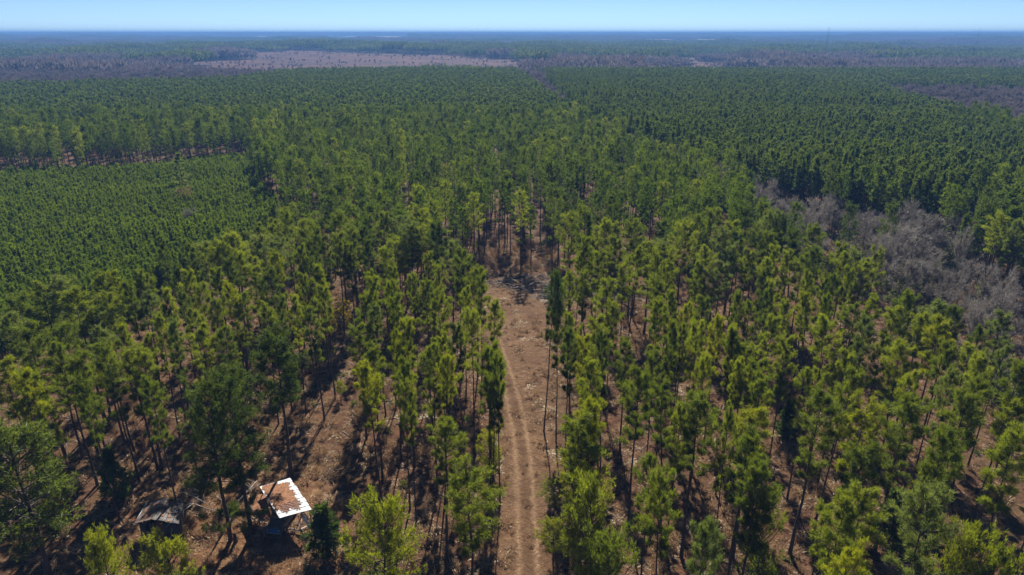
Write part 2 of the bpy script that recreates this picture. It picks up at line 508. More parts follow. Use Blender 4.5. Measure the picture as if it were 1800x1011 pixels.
def pine_crown(seed, H, zb, W, nb, subs, tufts, nbl, bl, bw, shape='round', low=0, spread=0.75):
    """Limbs and needle tufts of one pine. Returns (limb list, tuft triangles)."""
    r = np.random.default_rng(seed)
    limbs = []; cs = []; ds = []
    lean = r.normal(0, 0.25, 2)
    gaps = r.uniform(0, 2 * PI, 2)
    for i in range(nb + low):
        if i < nb:
            t = (i + r.uniform(0, 1)) / nb
            z0 = zb + (H - zb) * t * 0.97
        else:
            t = -0.1
            z0 = zb - r.uniform(0.3, 1) * (H - zb) * 0.4
        if shape == 'round':
            prof = math.sqrt(max(0.06, 1 - ((t - 0.50) / 0.60) ** 2))
        elif shape == 'cone':
            prof = max(0.22, (1 - t) * 0.85 + 0.18)
        else:
            prof = math.sqrt(max(0.05, 1 - ((t - 0.62) / 0.66) ** 2))
        if t < 0: prof = 0.62
        az = i * 2.39996 + r.uniform(-0.5, 0.5)
        L = W / 2 * prof * r.uniform(0.62, 1.18)
        for g in gaps:
            if abs((az - g + PI) % (2 * PI) - PI) < 0.5: L *= 0.68
        rise = math.radians(4 + 52 * max(t, 0) ** 1.3 + r.uniform(-10, 12))
        h = np.array([math.cos(az), math.sin(az), 0])
        p0 = np.array([lean[0] * z0 / H * 0.6, lean[1] * z0 / H * 0.6, z0])
        p1 = p0 + h * L * 0.5 * math.cos(rise) + np.array([0, 0, L * 0.5 * math.sin(rise)])
        p2 = p1 + h * L * 0.5 * math.cos(rise + 0.25) + np.array([0, 0, L * 0.5 * math.sin(rise + 0.25)])
        limbs.append((p0, p1, p2, 0.02 + 0.011 * L))
        for s in range(subs):
            f = r.uniform(0.35, 1.0)
            q = p0 + (p1 - p0) * min(1, f * 2) if f < 0.5 else p1 + (p2 - p1) * (f * 2 - 1)
            side = np.cross(h, [0, 0, 1]) * r.choice([-1, 1])
            e = q + side * r.uniform(0.05, 0.34) * L * (1.25 - f * 0.5) + h * r.uniform(0, 0.15) * L + np.array([0, 0, r.uniform(0.0, 0.18) * L])
            if s == 0: e = p2
            for k in range(tufts):
                u = (k + 0.6) / tufts
                c = q + (e - q) * u + r.normal(0, 0.10 + 0.03 * L, 3)
                cs.append(c)
                ds.append(h * 0.35 + np.array([0, 0, 0.65]) + (e - q) / (np.linalg.norm(e - q) + 0.1) * 0.35)
    # leader
    top = np.array([lean[0] * 0.6, lean[1] * 0.6, H])
    for k in range(max(3, tufts * 2)):
        cs.append(top - np.array([0, 0, r.uniform(-0.02, 0.10) * (H - zb) * 0.7]) + r.normal(0, 0.36 * W / 5, 3) * np.array([1, 1, 0.4]))
        ds.append(np.array([0, 0, 1.0]))
    cs = np.array(cs); ds = np.array(ds); ds /= np.linalg.norm(ds, axis=1)[:, None]
    return limbs, blades(cs, ds, nbl, bl, bw, spread, r), lean

def trunk_points(H, lean, r0, r1, seed, n=6):
    r = np.random.default_rng(seed + 500)
    pts = []; rad = []
    for i in range(n):
        t = i / (n - 1)
        z = -0.3 + (H * 0.97 + 0.3) * t
        b = 0.10 * math.sin(t * PI) 
        pts.append((lean[0] * max(z, 0) / H * 0.6 + b * r.normal(), lean[1] * max(z, 0) / H * 0.6 + b * r.normal(), z))
        rad.append(r0 * (1 - t) ** 0.8 + r1 + (0.05 if i == 0 else 0))
    return pts, rad

def make_pine_variant(seed, H, zb, W, mat, nb=34, subs=4, tufts=4, nbl=6, bl=0.36, bw=0.075, shape='round', low=3, r0=0.145):
    limbs, tris, lean = pine_crown(seed, H, zb, W, nb, subs, tufts, nbl, bl, bw, shape, low)
    g = Geo(); pts, rad = trunk_points(H, lean, r0, 0.02, seed)
    g.tube(pts, rad, 7)
    for (p0, p1, p2, rr) in limbs:
        g.tube([p0, p1, p2], [rr, rr * 0.7, rr * 0.3], 3, cap=False)
    trunk = g.mesh('pine_trunk', [M['bark']], True)
    g = Geo(); g.tris(tris)
    crown = g.mesh('pine_needles', [mat])
    return trunk, crown

PINE_H = 18.0
near = []
specs = [(5.3, 0.66, 'round', 30), (4.6, 0.70, 'round', 26), (5.8, 0.64, 'round', 34), (4.2, 0.68, 'top', 26), (5.0, 0.60, 'round', 34), (4.8, 0.72, 'top', 24),
         (5.6, 0.68, 'top', 30), (4.4, 0.63, 'round', 28), (5.2, 0.72, 'round', 28), (4.0, 0.69, 'round', 24), (5.4, 0.61, 'round', 30), (4.5, 0.74, 'top', 22),
         (6.0, 0.67, 'round', 32), (4.1, 0.66, 'round', 22)]
for i, (W, zb, shp, nb) in enumerate(specs):
    near.append(make_pine_variant(100 + i, PINE_H, PINE_H * zb, W * 1.12, M['pine_mid'], nb=nb, subs=8, tufts=7, nbl=9, bl=0.37, bw=0.035, shape=shp, low=6))
# full-crowned pine, foliage low down
full = [make_pine_variant(200 + i, 10.0, 3.4, 6.0, M['pine_mid'], nb=50, subs=7, tufts=6, nbl=7, bl=0.32, bw=0.042, shape='round', low=0, r0=0.11) for i in range(3)]
# broad old pine with long bare limbs, by the sheds
broad = [make_pine_variant(300 + i, 19.0, (7.4, 6.6, 10.4)[i], (9.0, 9.6, 8.6)[i], M['pine_dark'], nb=46, subs=9, tufts=8, nbl=7, bl=0.40, bw=0.052, shape='round', low=(6, 6, 0)[i], r0=0.25) for i in range(3)]

def make_cedar(seed, H, W):
    limbs, tris, lean = pine_crown(seed, H, 0.4, W, 60, 5, 4, 6, 0.30, 0.085, 'cone', 0)
    g = Geo(); pts, rad = trunk_points(H, lean, 0.09, 0.015, seed); g.tube(pts, rad, 6)
    tr = g.mesh('cedar_trunk', [M['bark']], True)
    g = Geo(); g.tris(tris)
    return tr, g.mesh('cedar_foliage', [M['cedar']])
cedars = [make_cedar(401 + i, 6.0, 3.0) for i in range(2)]

def branch_tree(seed, H, W, depth=4, r0=0.16, zfork=0.22, twig_len=0.8, twig_w=0.05, twigs=5, tmat=None, wood=None):
    """Leafless hardwood: forked limbs ending in sprays of fine twigs."""
    r = np.random.default_rng(seed)
    g = Geo(); tips = []; tdirs = []
    def grow(p, d, L, rad, lev):
        d = d / np.linalg.norm(d)
        mid = p + d * L * 0.5 + r.normal(0, 0.05 * L, 3)
        d2 = d + r.normal(0, 0.16, 3); d2[2] += 0.12; d2 /= np.linalg.norm(d2)
        end = mid + d2 * L * 0.5
        g.tube([p, mid, end], [rad, rad * 0.8, rad * 0.6], 5 if lev < 2 else 3, cap=False)
        if lev >= 2:
            for f in (0.4, 0.75, 1.0):
                tips.append(p + (end - p) * f); tdirs.append(d2)
        if lev < depth:
            nk = 3 if lev < 2 else 2 + (r.random() < 0.5)
            for k in range(nk):
                a = r.uniform(0, 2 * PI); s = r.uniform(0.45, 0.95)
                nd = d2 + s * np.array([math.cos(a), math.sin(a), r.uniform(-0.2, 0.4)])
                grow(end, nd, L * r.uniform(0.58, 0.82), rad * 0.6, lev + 1)
            if lev >= 1:
                a = r.uniform(0, 2 * PI)
                grow(mid, d + 0.9 * np.array([math.cos(a), math.sin(a), 0.2]), L * 0.5, rad * 0.4, lev + 1)
    grow(np.array([0, 0, -0.3]), np.array([r.normal(0, .06), r.normal(0, .06), 1.0]), H * zfork + 0.3, r0, 0)
    verts = np.concatenate(g.v)
    tips_ = np.array(tips); tdirs_ = np.array(tdirs)
    top = tips_[:, 2].max(); wide = np.abs(tips_[:, :2]).max()
    sc = np.array([W / 2 / wide, W / 2 / wide, H / top])
    g.v = [v * sc for v in g.v]
    wm = g.mesh('hardwood_limbs', [wood or M['grey_bark']], True)
    g2 = Geo(); g2.tris(blades(tips_ * sc, tdirs_, twigs, twig_len, twig_w, 0.7, r))
    return wm, g2.mesh('hardwood_twigs', [tmat or M['twigs']])
bare = [branch_tree(600 + i, 11.0, 8.5, 4, 0.17, 0.2) for i in range(5)]

# ---------------------------------------------------------------- the pines, one by one
# crown-top pixel, crown width in pixels, tone, height of the tree (m, 0 = usual), trunk-foot row if seen
T = [
 # near left
 (284,437,25,2,0),(327,439,35,0,0),(175,490,40,0,0),(207,485,30,1,0),(242,484,30,0,0),(262,483,32,0,0),(109,496,50,3,0),(132,521,55,0,0),
 (198,521,40,0,0),(30,528,55,0,0),(232,505,40,0,0),(309,476,30,2,0),(330,484,32,0,0),(362,440,45,3,0),(385,481,32,0,0),(293,519,32,0,0),
 (330,523,30,2,0),(355,513,32,0,0),(378,539,30,0,0),(346,552,35,0,0),(250,529,45,3,0),(275,562,35,0,0),(291,555,28,0,0),(55,578,62,0,0),
 (118,578,50,0,0),(223,578,36,1,0),(257,596,30,0,0),(189,585,42,3,0),(307,571,32,3,0),(193,617,45,0,0),(241,621,50,0,0),(346,580,45,0,0),
 (384,576,42,0,0),(8,637,60,1,0),(109,607,52,0,0),(148,635,56,0,0),(61,665,58,0,0),(30,676,42,1,0),(152,678,42,0,0),(266,668,38,0,0),
 (92,705,32,1,13),(70,500,45,0,0),(20,560,45,3,0),(150,545,45,3,0),
 (418,448,40,0,0),(405,464,32,2,0),(455,455,35,0,0),(514,439,32,0,0),(491,453,30,1,0),(543,448,28,2,0),(562,425,30,2,0),(589,420,32,0,0),
 (614,435,30,0,0),(639,428,24,2,0),(671,444,38,0,0),(441,478,35,0,0),(477,482,45,2,0),(534,491,28,0,0),(562,475,35,0,0),(409,508,30,1,0),
 (414,525,42,0,0),(461,537,32,0,0),(489,530,28,0,0),(514,525,28,0,0),(550,551,38,0,0),(571,514,32,0,0),(643,489,30,0,0),(655,503,30,0,0),
 (682,507,30,0,0),(641,528,35,0,0),(664,540,35,3,0),(698,530,34,0,0),(628,585,45,0,0),(655,619,48,0,0),(691,590,36,1,0),(716,578,40,1,0),
 (413,612,30,1,12),(700,480,20,0,0),(748,453,30,0,0),(762,478,28,0,0),(793,432,35,3,0),(812,444,42,0,0),(805,456,25,2,0),(837,479,40,0,0),
 (843,492,28,0,0),(814,510,28,0,0),(726,494,22,0,0),(752,503,32,0,0),(780,530,45,0,0),(862,538,30,0,0),(830,567,42,0,0),(812,580,30,2,0),
 (775,600,35,1,0),(757,623,45,0,0),(857,617,38,0,0),(877,632,30,0,0),(653,650,45,1,0),(705,647,30,0,0),(719,693,40,0,0),(772,642,42,1,0),
 (865,669,36,1,0),(776,760,66,0,0),(657,897,108,1,15),(833,840,92,0,0),(183,956,68,1,13),(292,968,104,1,11),
 # right of the track
 (961,496,30,2,22),(984,535,26,0,20),(1002,485,18,0,0),(1014,455,22,0,0),(1025,430,30,0,0),(1025,489,22,0,0),(1052,448,38,0,0),(1007,562,30,0,0),
 (1000,592,28,2,0),(1025,607,36,1,0),(1055,571,40,0,0),(1068,594,24,2,0),(1068,503,40,0,0),(1073,539,32,0,0),(1083,425,35,0,0),(1114,442,30,0,0),
 (1100,469,30,0,0),(1152,452,22,0,0),(1157,498,45,0,0),(1178,519,28,0,0),(1180,464,30,0,0),(1157,539,35,0,0),(1223,464,32,0,0),(1248,439,32,0,0),
 (1269,469,38,3,0),(1246,532,35,0,0),(1203,543,30,1,0),(1102,607,45,0,0),(1036,640,45,0,0),(1152,628,36,0,0),(1173,576,28,0,0),(1196,580,35,0,0),
 (1234,578,38,0,0),(1262,566,30,1,0),(1296,523,25,0,0),(1296,589,35,0,0),(1232,638,38,1,0),(1287,635,30,0,0),(1314,444,30,0,0),(1352,463,38,0,0),
 (1339,480,25,2,0),(1364,441,28,0,0),(1382,446,25,0,0),(1412,453,35,0,0),(1478,436,30,0,0),(1484,450,32,0,0),(1519,466,40,0,0),(1498,482,25,0,0),
 (1471,497,30,2,0),(1425,488,25,0,0),(1441,498,30,0,0),(1418,526,32,1,0),(1453,526,25,0,0),(1377,532,28,0,0),(1346,516,28,2,0),(1298,526,28,0,0),
 (1359,505,30,0,0),(1500,537,40,0,0),(1530,526,40,0,0),(1466,564,50,0,0),(1530,564,40,3,0),(1578,551,40,0,0),(1348,560,42,0,0),(1298,587,36,0,0),
 (1323,537,24,0,0),(1309,621,50,0,0),(1478,632,45,0,0),(1498,605,30,2,0),(1593,519,45,0,0),(1639,539,50,3,0),(1673,551,38,2,0),(1616,564,45,0,0),
 (1652,571,48,1,0),(1593,612,50,0,0),(1716,589,35,2,0),(1703,612,50,0,0),(1757,616,35,3,0),(1559,657,52,1,12),(1124,661,55,0,0),(1183,685,50,0,0),
 (1040,712,52,1,0),(1028,752,76,0,0),(1193,727,40,0,0),(1019,787,72,1,13),(1048,865,84,0,15),(1144,812,54,0,0),(1172,855,64,0,0),(1083,953,86,0,14),
 (1323,725,74,1,0),(1330,836,70,0,0),(1356,896,58,0,14),(1447,898,45,0,13),(1481,883,64,0,0),(1237,930,62,3,0),(1476,987,66,1,0),(1226,715,74,0,0),
 (1329,645,48,0,0),(1420,663,40,0,0),(1437,703,74,0,0),(1481,668,50,0,0),(1350,673,48,0,0),(1311,774,68,0,0),(1285,738,36,0,0),(1605,663,40,0,0),
 (1714,667,54,0,0),(1674,661,36,3,0),(1787,647,45,0,0),(1781,707,55,1,0),(1599,703,74,0,0),(1526,723,78,1,0),(1688,703,64,0,0),(1668,774,64,0,0),
 (1787,776,70,0,0),(1507,794,72,0,0),(1640,816,64,1,0),(1633,873,100,3,0),(1514,883,76,0,0),(1697,948,90,1,15),(1757,975,70,1,15),(1383,600,34,0,0),
 (1660,617,40,0,0),(1548,600,34,0,0),(1765,560,40,3,0),(1735,640,40,0,0),
]
tone_mat = {0: M['pine_mid'], 1: M['pine_yellow'], 2: M['pine_dark'], 3: M['pine_pale']}
pines = []      # dicts: x, y, H, W, tone, kind
def add_pine(px, py, w, tone, H, foot=None, kind=None):
    if foot:
        bx, by = unproject(foot[0], foot[1])
        # height from the row of the top
        v = (505.5 - py) / FPX
        ratio = (math.cos(PITCH) + v * math.sin(PITCH)) / (math.sin(PITCH) - v * math.cos(PITCH))
        H = CAM_H - by / ratio
    else:
        H = H or float(np.clip(rng.normal(17.8, 1.0), 15.5, 20))
        bx, by = unproject(px, py, H)
    fy = by * math.cos(PITCH) + (CAM_H - H * 0.8) * math.sin(PITCH)
    W = w * fy / FPX
    pines.append(dict(x=float(bx), y=float(by), H=float(H), W=float(W), tone=tone, kind=kind or ('full' if H < 15.6 and w > 55 else 'near')))
for t_ in T:
    add_pine(*t_)
# trees whose feet are in view
F = [((474,609),125,2,(513,842),'broad'),((348,680),125,2,(405,950),'broad'),((402,660),60,2,(428,872),'near'),((445,672),118,2,(443,940),'broad'),
     ((190,618),46,0,(219,776),'near'),((240,624),52,0,(277,824),'near'),((145,641),50,0,(145,805),'near'),((160,660),34,2,(183,818),'near'),
     ((754,624),44,0,(761,752),'near'),((860,616),44,0,(862,850),'near'),((60,772),176,2,(90,1025),'full')]
for (top, w, tone, foot, kind) in F:
    add_pine(top[0], top[1], w, tone, 0, foot, kind)
n_traced = len(pines)

# stands further off, in world coordinates
young_w = world_poly([(-300, 320), (-100, 300), (60, 292), (250, 284), (430, 262), (470, 270), (440, 300), (490, 345), (470, 380), (400, 415), (330, 435), (280, 460), (225, 492), (110, 510), (40, 545), (-100, 600), (-300, 700)], 8)
dense_w = world_poly([(958, 127), (1005, 175), (1075, 205), (1150, 236), (1230, 264), (1320, 282), (1420, 300), (1520, 314), (1640, 332), (1700, 322), (1800, 292), (2300, 290), (2300, 262), (1900, 240), (1760, 222), (1660, 196), (1540, 165), (1430, 140), (1250, 128), (1100, 127)], 16)
hard_w = world_poly([(1300, 315), (1345, 300), (1420, 362), (1520, 372), (1640, 395), (1690, 400), (1710, 480), (1840, 500), (2100, 640), (2100, 760), (1790, 650), (1690, 570), (1620, 530), (1560, 480), (1490, 452), (1430, 432), (1370, 400)], 8)
hard2_w = world_poly([(1530, 148), (1660, 150), (2300, 172), (2300, 240), (1860, 228), (1760, 215), (1680, 195), (1590, 172)], 12)
gap_w = world_poly([(905, 124), (960, 126), (1003, 172), (1073, 203), (1148, 234), (1228, 266), (1330, 306), (1300, 318), (1210, 285), (1130, 258), (1060, 224), (985, 183), (930, 140)], 12)
clumpR_w = world_poly([(1690, 395), (1700, 372), (1760, 340), (1830, 322), (2200, 330), (2200, 450), (1830, 430), (1740, 415), (1700, 405)], 16)
belt_w = world_poly([(-400, 160), (120, 150), (300, 146), (420, 141), (500, 128), (700, 124), (905, 122), (905, 116), (800, 119), (500, 124), (330, 118), (200, 112), (-400, 116)], 12)

def jitter_grid(x0, x1, y0, y1, step, r, jit=0.35):
    gx_, gy_ = np.meshgrid(np.arange(x0, x1, step), np.arange(y0, y1, step))
    gx_ = gx_.ravel() + r.uniform(-jit, jit, gx_.size) * step
    gy_ = gy_.ravel() + r.uniform(-jit, jit, gy_.size) * step
    return gx_, gy_
def in_view(x, y, pad=1.12, extra=25):
    return (y > 0) & (np.abs(x) < y * 0.75 * pad + extra)

# thinned pines filling the stand beyond and beside the traced ones
gx_, gy_ = jitter_grid(-420, 420, 50, 350, 5.3, rng, 0.44)
keep = in_view(gx_, gy_) & (gy_ > 55)
tpx, tpy = project(gx_, gy_, 17.8)
keep &= (tpy < 455) | (tpx < -25) | (tpx > 1825)
for poly in (young_w, dense_w, hard2_w, gap_w):
    keep &= ~in_poly(gx_, gy_, poly)
keep &= ~(in_poly(gx_, gy_, hard_w) & (rng.random(gx_.size) < 0.975))
keep &= poly_dist(gx_, gy_, clearing) < -1.2
keep &= poly_dist(gx_, gy_, slash_poly) < -0.5
px_t = np.array([p['x'] for p in pines]); py_t = np.array([p['y'] for p in pines])
dmin = np.min(np.hypot(gx_[:, None] - px_t[None], gy_[:, None] - py_t[None]), axis=1)
keep &= dmin > 3.6
hol = world_poly([(1320, 300), (1345, 292), (1420, 352), (1520, 372), (1640, 395), (1690, 392), (1712, 470), (1840, 490), (2100, 600), (2100, 760), (1790, 580), (1690, 520), (1540, 450), (1430, 405), (1370, 375)], 17)
keep &= ~(in_poly(gx_, gy_, hol) & (rng.random(gx_.size) < 0.975))
yng = world_poly([(-400, 330), (-100, 304), (60, 296), (250, 288), (430, 266), (478, 272), (450, 300), (500, 345), (480, 380), (410, 410), (330, 430), (290, 445), (225, 480), (110, 495), (-25, 520), (-400, 640)], 17.8)
keep &= ~in_poly(gx_, gy_, yng)
keep &= ~((tpx > 790) & (tpx < 1000) & (tpy > 366))
keep &= ~((tpx >= 1000) & (tpx < 1110) & (tpy > 408))
keep &= ~((tpx > 620) & (tpx <= 790) & (tpy > 424))
keep &= ~(in_poly(gx_, gy_, brush_poly) & (rng.random(gx_.size) < 0.08))
# the odd open lane and gap
thin = wave_noise(gx_, gy_, 38, 5) + 0.5 * wave_noise(gx_, gy_, 14, 11)
keep &= ~((thin > 1.35) & (gy_ > 120) & (np.abs(tpx - 780) > 60))
keep &= rng.random(gx_.size) > 0.10
fx, fy_ = gx_[keep], gy_[keep]
# nearest filled ones stay individuals, up to 300 in all; the rest is one mass
order = np.argsort(np.where((np.abs(fx) < fy_ * 0.76 + 2), fy_, fy_ + 500))
n_ind = 300 - n_traced
rest = []
for k, i in enumerate(order):
    H = float(np.clip(rng.normal(17.5, 1.5), 14, 21)); W = float(rng.uniform(3.3, 5.1))
    if k < n_ind:
        pines.append(dict(x=float(fx[i]), y=float(fy_[i]), H=H, W=W, tone=int(rng.choice([0, 0, 0, 0, 2, 2, 3])), kind='near'))
    else:
        rest.append((fx[i], fy_[i], H, W))

# labels: which file of trees off the track, and how far up it
_units = ['', 'first', 'second', 'third', 'fourth', 'fifth', 'sixth', 'seventh', 'eighth', 'ninth', 'tenth', 'eleventh', 'twelfth', 'thirteenth',
          'fourteenth', 'fifteenth', 'sixteenth', 'seventeenth', 'eighteenth', 'nineteenth']
ORD = _units + [t if u == 0 else f'{c}-{_units[u]}' for c, t in (('twenty', 'twentieth'), ('thirty', 'thirtieth'), ('forty', 'fortieth'), ('fifty', 'fiftieth'), ('sixty', 'sixtieth'), ('seventy', 'seventieth'), ('eighty', 'eightieth')) for u in range(10)]
tone_word = {0: 'green', 1: 'yellow-green', 2: 'dark green', 3: 'pale grey-green'}
special = {}
spec_lab = {
    (513, 842): 'broad dark pine whose bare trunk rises behind the white-roofed canopy',
    (405, 950): 'broad dark pine rooted just left of the lower straw-covered roof',
    (428, 872): 'slender dark pine between the two broad pines behind the lower roof',
    (443, 940): 'broad dark pine whose trunk foot touches the lower straw-covered roof',
    (90, 1025): 'huge broad dark pine filling the bottom left corner',
}
for (top, w, tone, foot, kind) in F:
    if foot in spec_lab:
        bx, by = unproject(*foot)
        special[(round(float(bx), 2), round(float(by), 2))] = spec_lab[foot]
cols = {}
for p in pines:
    key = (round(p['x'], 2), round(p['y'], 2))
    if key in special:
        p['label'] = special[key]; continue
    off = p['x'] - float(np.interp(p['y'], ty, tx))
    side = 'right' if off > 0 else 'left'
    band = int(abs(off) // 9) + 1
    cols.setdefault((side, band), []).append(p)
for (side, band), lst in cols.items():
    lst.sort(key=lambda p: p['y'])
    for i, p in enumerate(lst):
        size = 'short bushy' if p['kind'] == 'full' else ('slim' if p['W'] < 4.0 else ('broad' if p['W'] > 5.6 else 'tall'))
        if band == 1:
            p['label'] = f"{size} {tone_word[p['tone']]} pine lining the track's {side} side, {ORD[i+1]} counting up from the near end"
        else:
            p['label'] = f"{size} {tone_word[p['tone']]} pine, {ORD[i+1]} up the {ORD[band]} file of trees {side} of track"

def place_tree(name, loc, rz, parts, label, cat, group, scale, mats):
    e = root_empty(name, loc, rz)
    tag(e, label, cat, group)
    e.scale = scale
    for (pn, me, mat) in parts:
        o = link(pn, me, e)
        if mat is not None:
            o.material_slots[0].link = 'OBJECT'
            o.material_slots[0].material = mat
    return e

for k, p in enumerate(pines):
    r = random.Random(k * 31 + 5)
    if p['kind'] == 'full':
        v = full[k % 3]; bh, bw_ = 10.0, 5.4
    elif p['kind'] == 'broad':
        v = broad[2 if 'white-roofed' in p['label'] else k % 2]; bh, bw_ = 19.0, 9.2
    else:
        # slim crowns from the slim variants, broad ones from the broad
        order_w = sorted(range(len(specs)), key=lambda i: abs(specs[i][0] - p['W']) + r.uniform(0, 1.4))
        vi = order_w[0]; v = near[vi]; bh, bw_ = PINE_H, specs[vi][0]
    sxy = p['W'] / bw_ * 1.14; sz = p['H'] / bh
    sxy = min(max(sxy, 0.6), 2.0)
    z = float(near_z(p['x'], p['y']))
    place_tree('pine_tree', (p['x'], p['y'], z), r.uniform(0, 2 * PI),
               (('trunk', v[0], None), ('crown', v[1], tone_mat[p['tone']])),
               p['label'], 'pine tree', 'pine trees of the thinned stand', (sxy * r.uniform(0.9, 1.1), sxy * r.uniform(0.9, 1.1), sz), None).rotation_euler = (r.gauss(0, 0.025), r.gauss(0, 0.025), r.uniform(0, 2 * PI))

# ---------------------------------------------------------------- masses of trees (instanced)
def instancer(name, protos, pts, rots, scls, idxs, label, tilt=None):
    """One object that sets copies of the prototype meshes on points."""
    coll = bpy.data.collections.new(name + '_shapes')
    for i, pm in enumerate(protos):
        o = bpy.data.objects.new(f'{name}_shape_{i:02d}', pm)
        coll.objects.link(o)
    me = bpy.data.meshes.new(name)
    n = len(pts)
    me.vertices.add(n); me.vertices.foreach_set('co', np.ascontiguousarray(pts, dtype=np.float32).ravel())
    for nm, typ, arr in (('rot', 'FLOAT_VECTOR', rots), ('scl', 'FLOAT_VECTOR', scls)):
        a = me.attributes.new(nm, typ, 'POINT'); a.data.foreach_set('vector', np.ascontiguousarray(arr, dtype=np.float32).ravel())
    a = me.attributes.new('idx', 'INT', 'POINT'); a.data.foreach_set('value', np.ascontiguousarray(idxs, dtype=np.int32))
    o = link(name, me)
    tag(o, label, kind='stuff')
    ng = bpy.data.node_groups.new(name, 'GeometryNodeTree')
    ng.interface.new_socket('Geometry', in_out='INPUT', socket_type='NodeSocketGeometry')
    ng.interface.new_socket('Geometry', in_out='OUTPUT', socket_type='NodeSocketGeometry')
    N = ng.nodes; L = ng.links
    gi = N.new('NodeGroupInput'); go = N.new('NodeGroupOutput')
    ci = N.new('GeometryNodeCollectionInfo'); ci.inputs['Collection'].default_value = coll
    ci.inputs['Separate Children'].default_value = True; ci.inputs['Reset Children'].default_value = True
    iop = N.new('GeometryNodeInstanceOnPoints'); iop.inputs['Pick Instance'].default_value = True
    def named(nm, typ):
        na = N.new('GeometryNodeInputNamedAttribute'); na.data_type = typ; na.inputs['Name'].default_value = nm
        return na.outputs['Attribute']
    L.new(gi.outputs[0], iop.inputs['Points']); L.new(ci.outputs[0], iop.inputs['Instance'])
    L.new(named('idx', 'INT'), iop.inputs['Instance Index'])
    L.new(named('rot', 'FLOAT_VECTOR'), iop.inputs['Rotation'])
    L.new(named('scl', 'FLOAT_VECTOR'), iop.inputs['Scale'])
    L.new(iop.outputs[0], go.inputs[0])
    md = o.modifiers.new('instances', 'NODES'); md.node_group = ng
    return o

def scatter(name, protos, x, y, h, w, label, r, zoff=0.0, tiltamt=0.0):
    n = len(x)
    z = near_z(x, y) + zoff
    rot = np.stack([r.normal(0, tiltamt, n), r.normal(0, tiltamt, n), r.uniform(0, 2 * PI, n)], 1)
    scl = np.stack([w, w, h], 1)
    return instancer(name, protos, np.stack([x, y, z], 1), rot, scl, r.integers(0, len(protos), n), label)

def merged_pine(seed, H, zb, W, mat, nb, subs, tufts, nbl, bl, bw, shape, low, r0=0.13, sides=4, spread=0.75):
    limbs, tris, lean = pine_crown(seed, H, zb, W, nb, subs, tufts, nbl, bl, bw, shape, low, spread)
    g = Geo(); pts, rad = trunk_points(H, lean, r0, 0.02, seed, 4)
    g.tube(pts, rad, sides, mat=1, cap=False)
    g.tris(tris, 0)
    return g.mesh('pine_shape', [mat, M['bark']])

# mid-distance thinned pines
mid = [merged_pine(700 + i, 18, 18 * z, W, [M['pine_stand'], M['pine_stand'], M['pine_dark'], M['pine_stand'], M['pine_mid']][i % 5], 32, 5, 4, 5, 0.50, 0.085, s, 3, 0.15)
       for i, (z, W, s) in enumerate([(0.58, 5.2, 'round'), (0.62, 4.6, 'round'), (0.55, 5.6, 'round'), (0.62, 5.0, 'top'), (0.52, 4.8, 'round'), (0.58, 5.4, 'top'), (0.64, 4.8, 'round'), (0.6, 4.4, 'round')])]
rest = np.array(rest)
scatter('pine_forest', mid, rest[:, 0], rest[:, 1], rest[:, 2] / 18, rest[:, 3] / 4.6, 'thinned pine stand running back from the clearing', rng)

# young close-planted pines on the left, in rows
ypro = [merged_pine(740 + i, 8, 1.6, 2.3, M['pine_young'], 26, 3, 3, 5, 0.42, 0.085, 'cone', 0, 0.06) for i in range(6)]
gx_, gy_ = jitter_grid(-330, -30, 90, 275, 1.45, rng, 0.42)
k = in_poly(gx_, gy_, young_w) & in_view(gx_, gy_)
gx_, gy_ = gx_[k], gy_[k]
n = len(gx_)
scatter('young_pine_plantation', ypro, gx_, gy_, np.clip(rng.normal(0.98, 0.06, n) + 0.05 * wave_noise(gx_, gy_, 40, 2), 0.7, 1.25), rng.uniform(0.75, 1.15, n), 'dense young pine plantation, smooth dark green block left of centre', rng)

# dense mature stand on the right, and its clump at the right edge
dpro = [merged_pine(760 + i, 17, 9.0, 3.9, M['pine_dense'], 24, 3, 3, 5, 0.68, 0.15, 'round' if i % 2 else 'cone', 0, 0.12) for i in range(6)]
gx_, gy_ = jitter_grid(-60, 900, 140, 760, 3.1, rng, 0.45)
k = (in_poly(gx_, gy_, dense_w) | in_poly(gx_, gy_, clumpR_w)) & in_view(gx_, gy_)
gx_, gy_ = gx_[k], gy_[k]; k = rng.random(len(gx_)) > 0.06 + 0.05 * (wave_noise(gx_, gy_, 60, 3) > 0.8)
gx_, gy_ = gx_[k], gy_[k]; n = len(gx_)
scatter('dense_pine_stand', dpro, gx_, gy_, np.clip(rng.normal(1.0, 0.075, n) + 0.05 * wave_noise(gx_, gy_, 90, 6), 0.8, 1.25), rng.uniform(0.75, 1.3, n), 'dense dark green mature pine stand beyond the bare trees on the right', rng)

# even green stand across the middle distance
lpro = [merged_pine(780 + i, 15, 7.0, 3.7, M['pine_dense'], 18, 2, 3, 4, 0.85, 0.26, 'round' if i % 2 else 'cone', 0, 0.12, 3) for i in range(6)]
gx_, gy_ = jitter_grid(-700, 720, 345, 800, 3.4, rng, 0.45)
k = in_view(gx_, gy_)
for poly in (dense_w, gap_w, belt_w, hard2_w):
    k &= ~in_poly(gx_, gy_, poly)
gx_, gy_ = gx_[k], gy_[k]; n = len(gx_)
scatter('even_pine_stand', lpro, gx_, gy_, rng.uniform(0.85, 1.15, n), rng.uniform(0.9, 1.3, n), 'even dark green pine stand across the middle distance', rng)

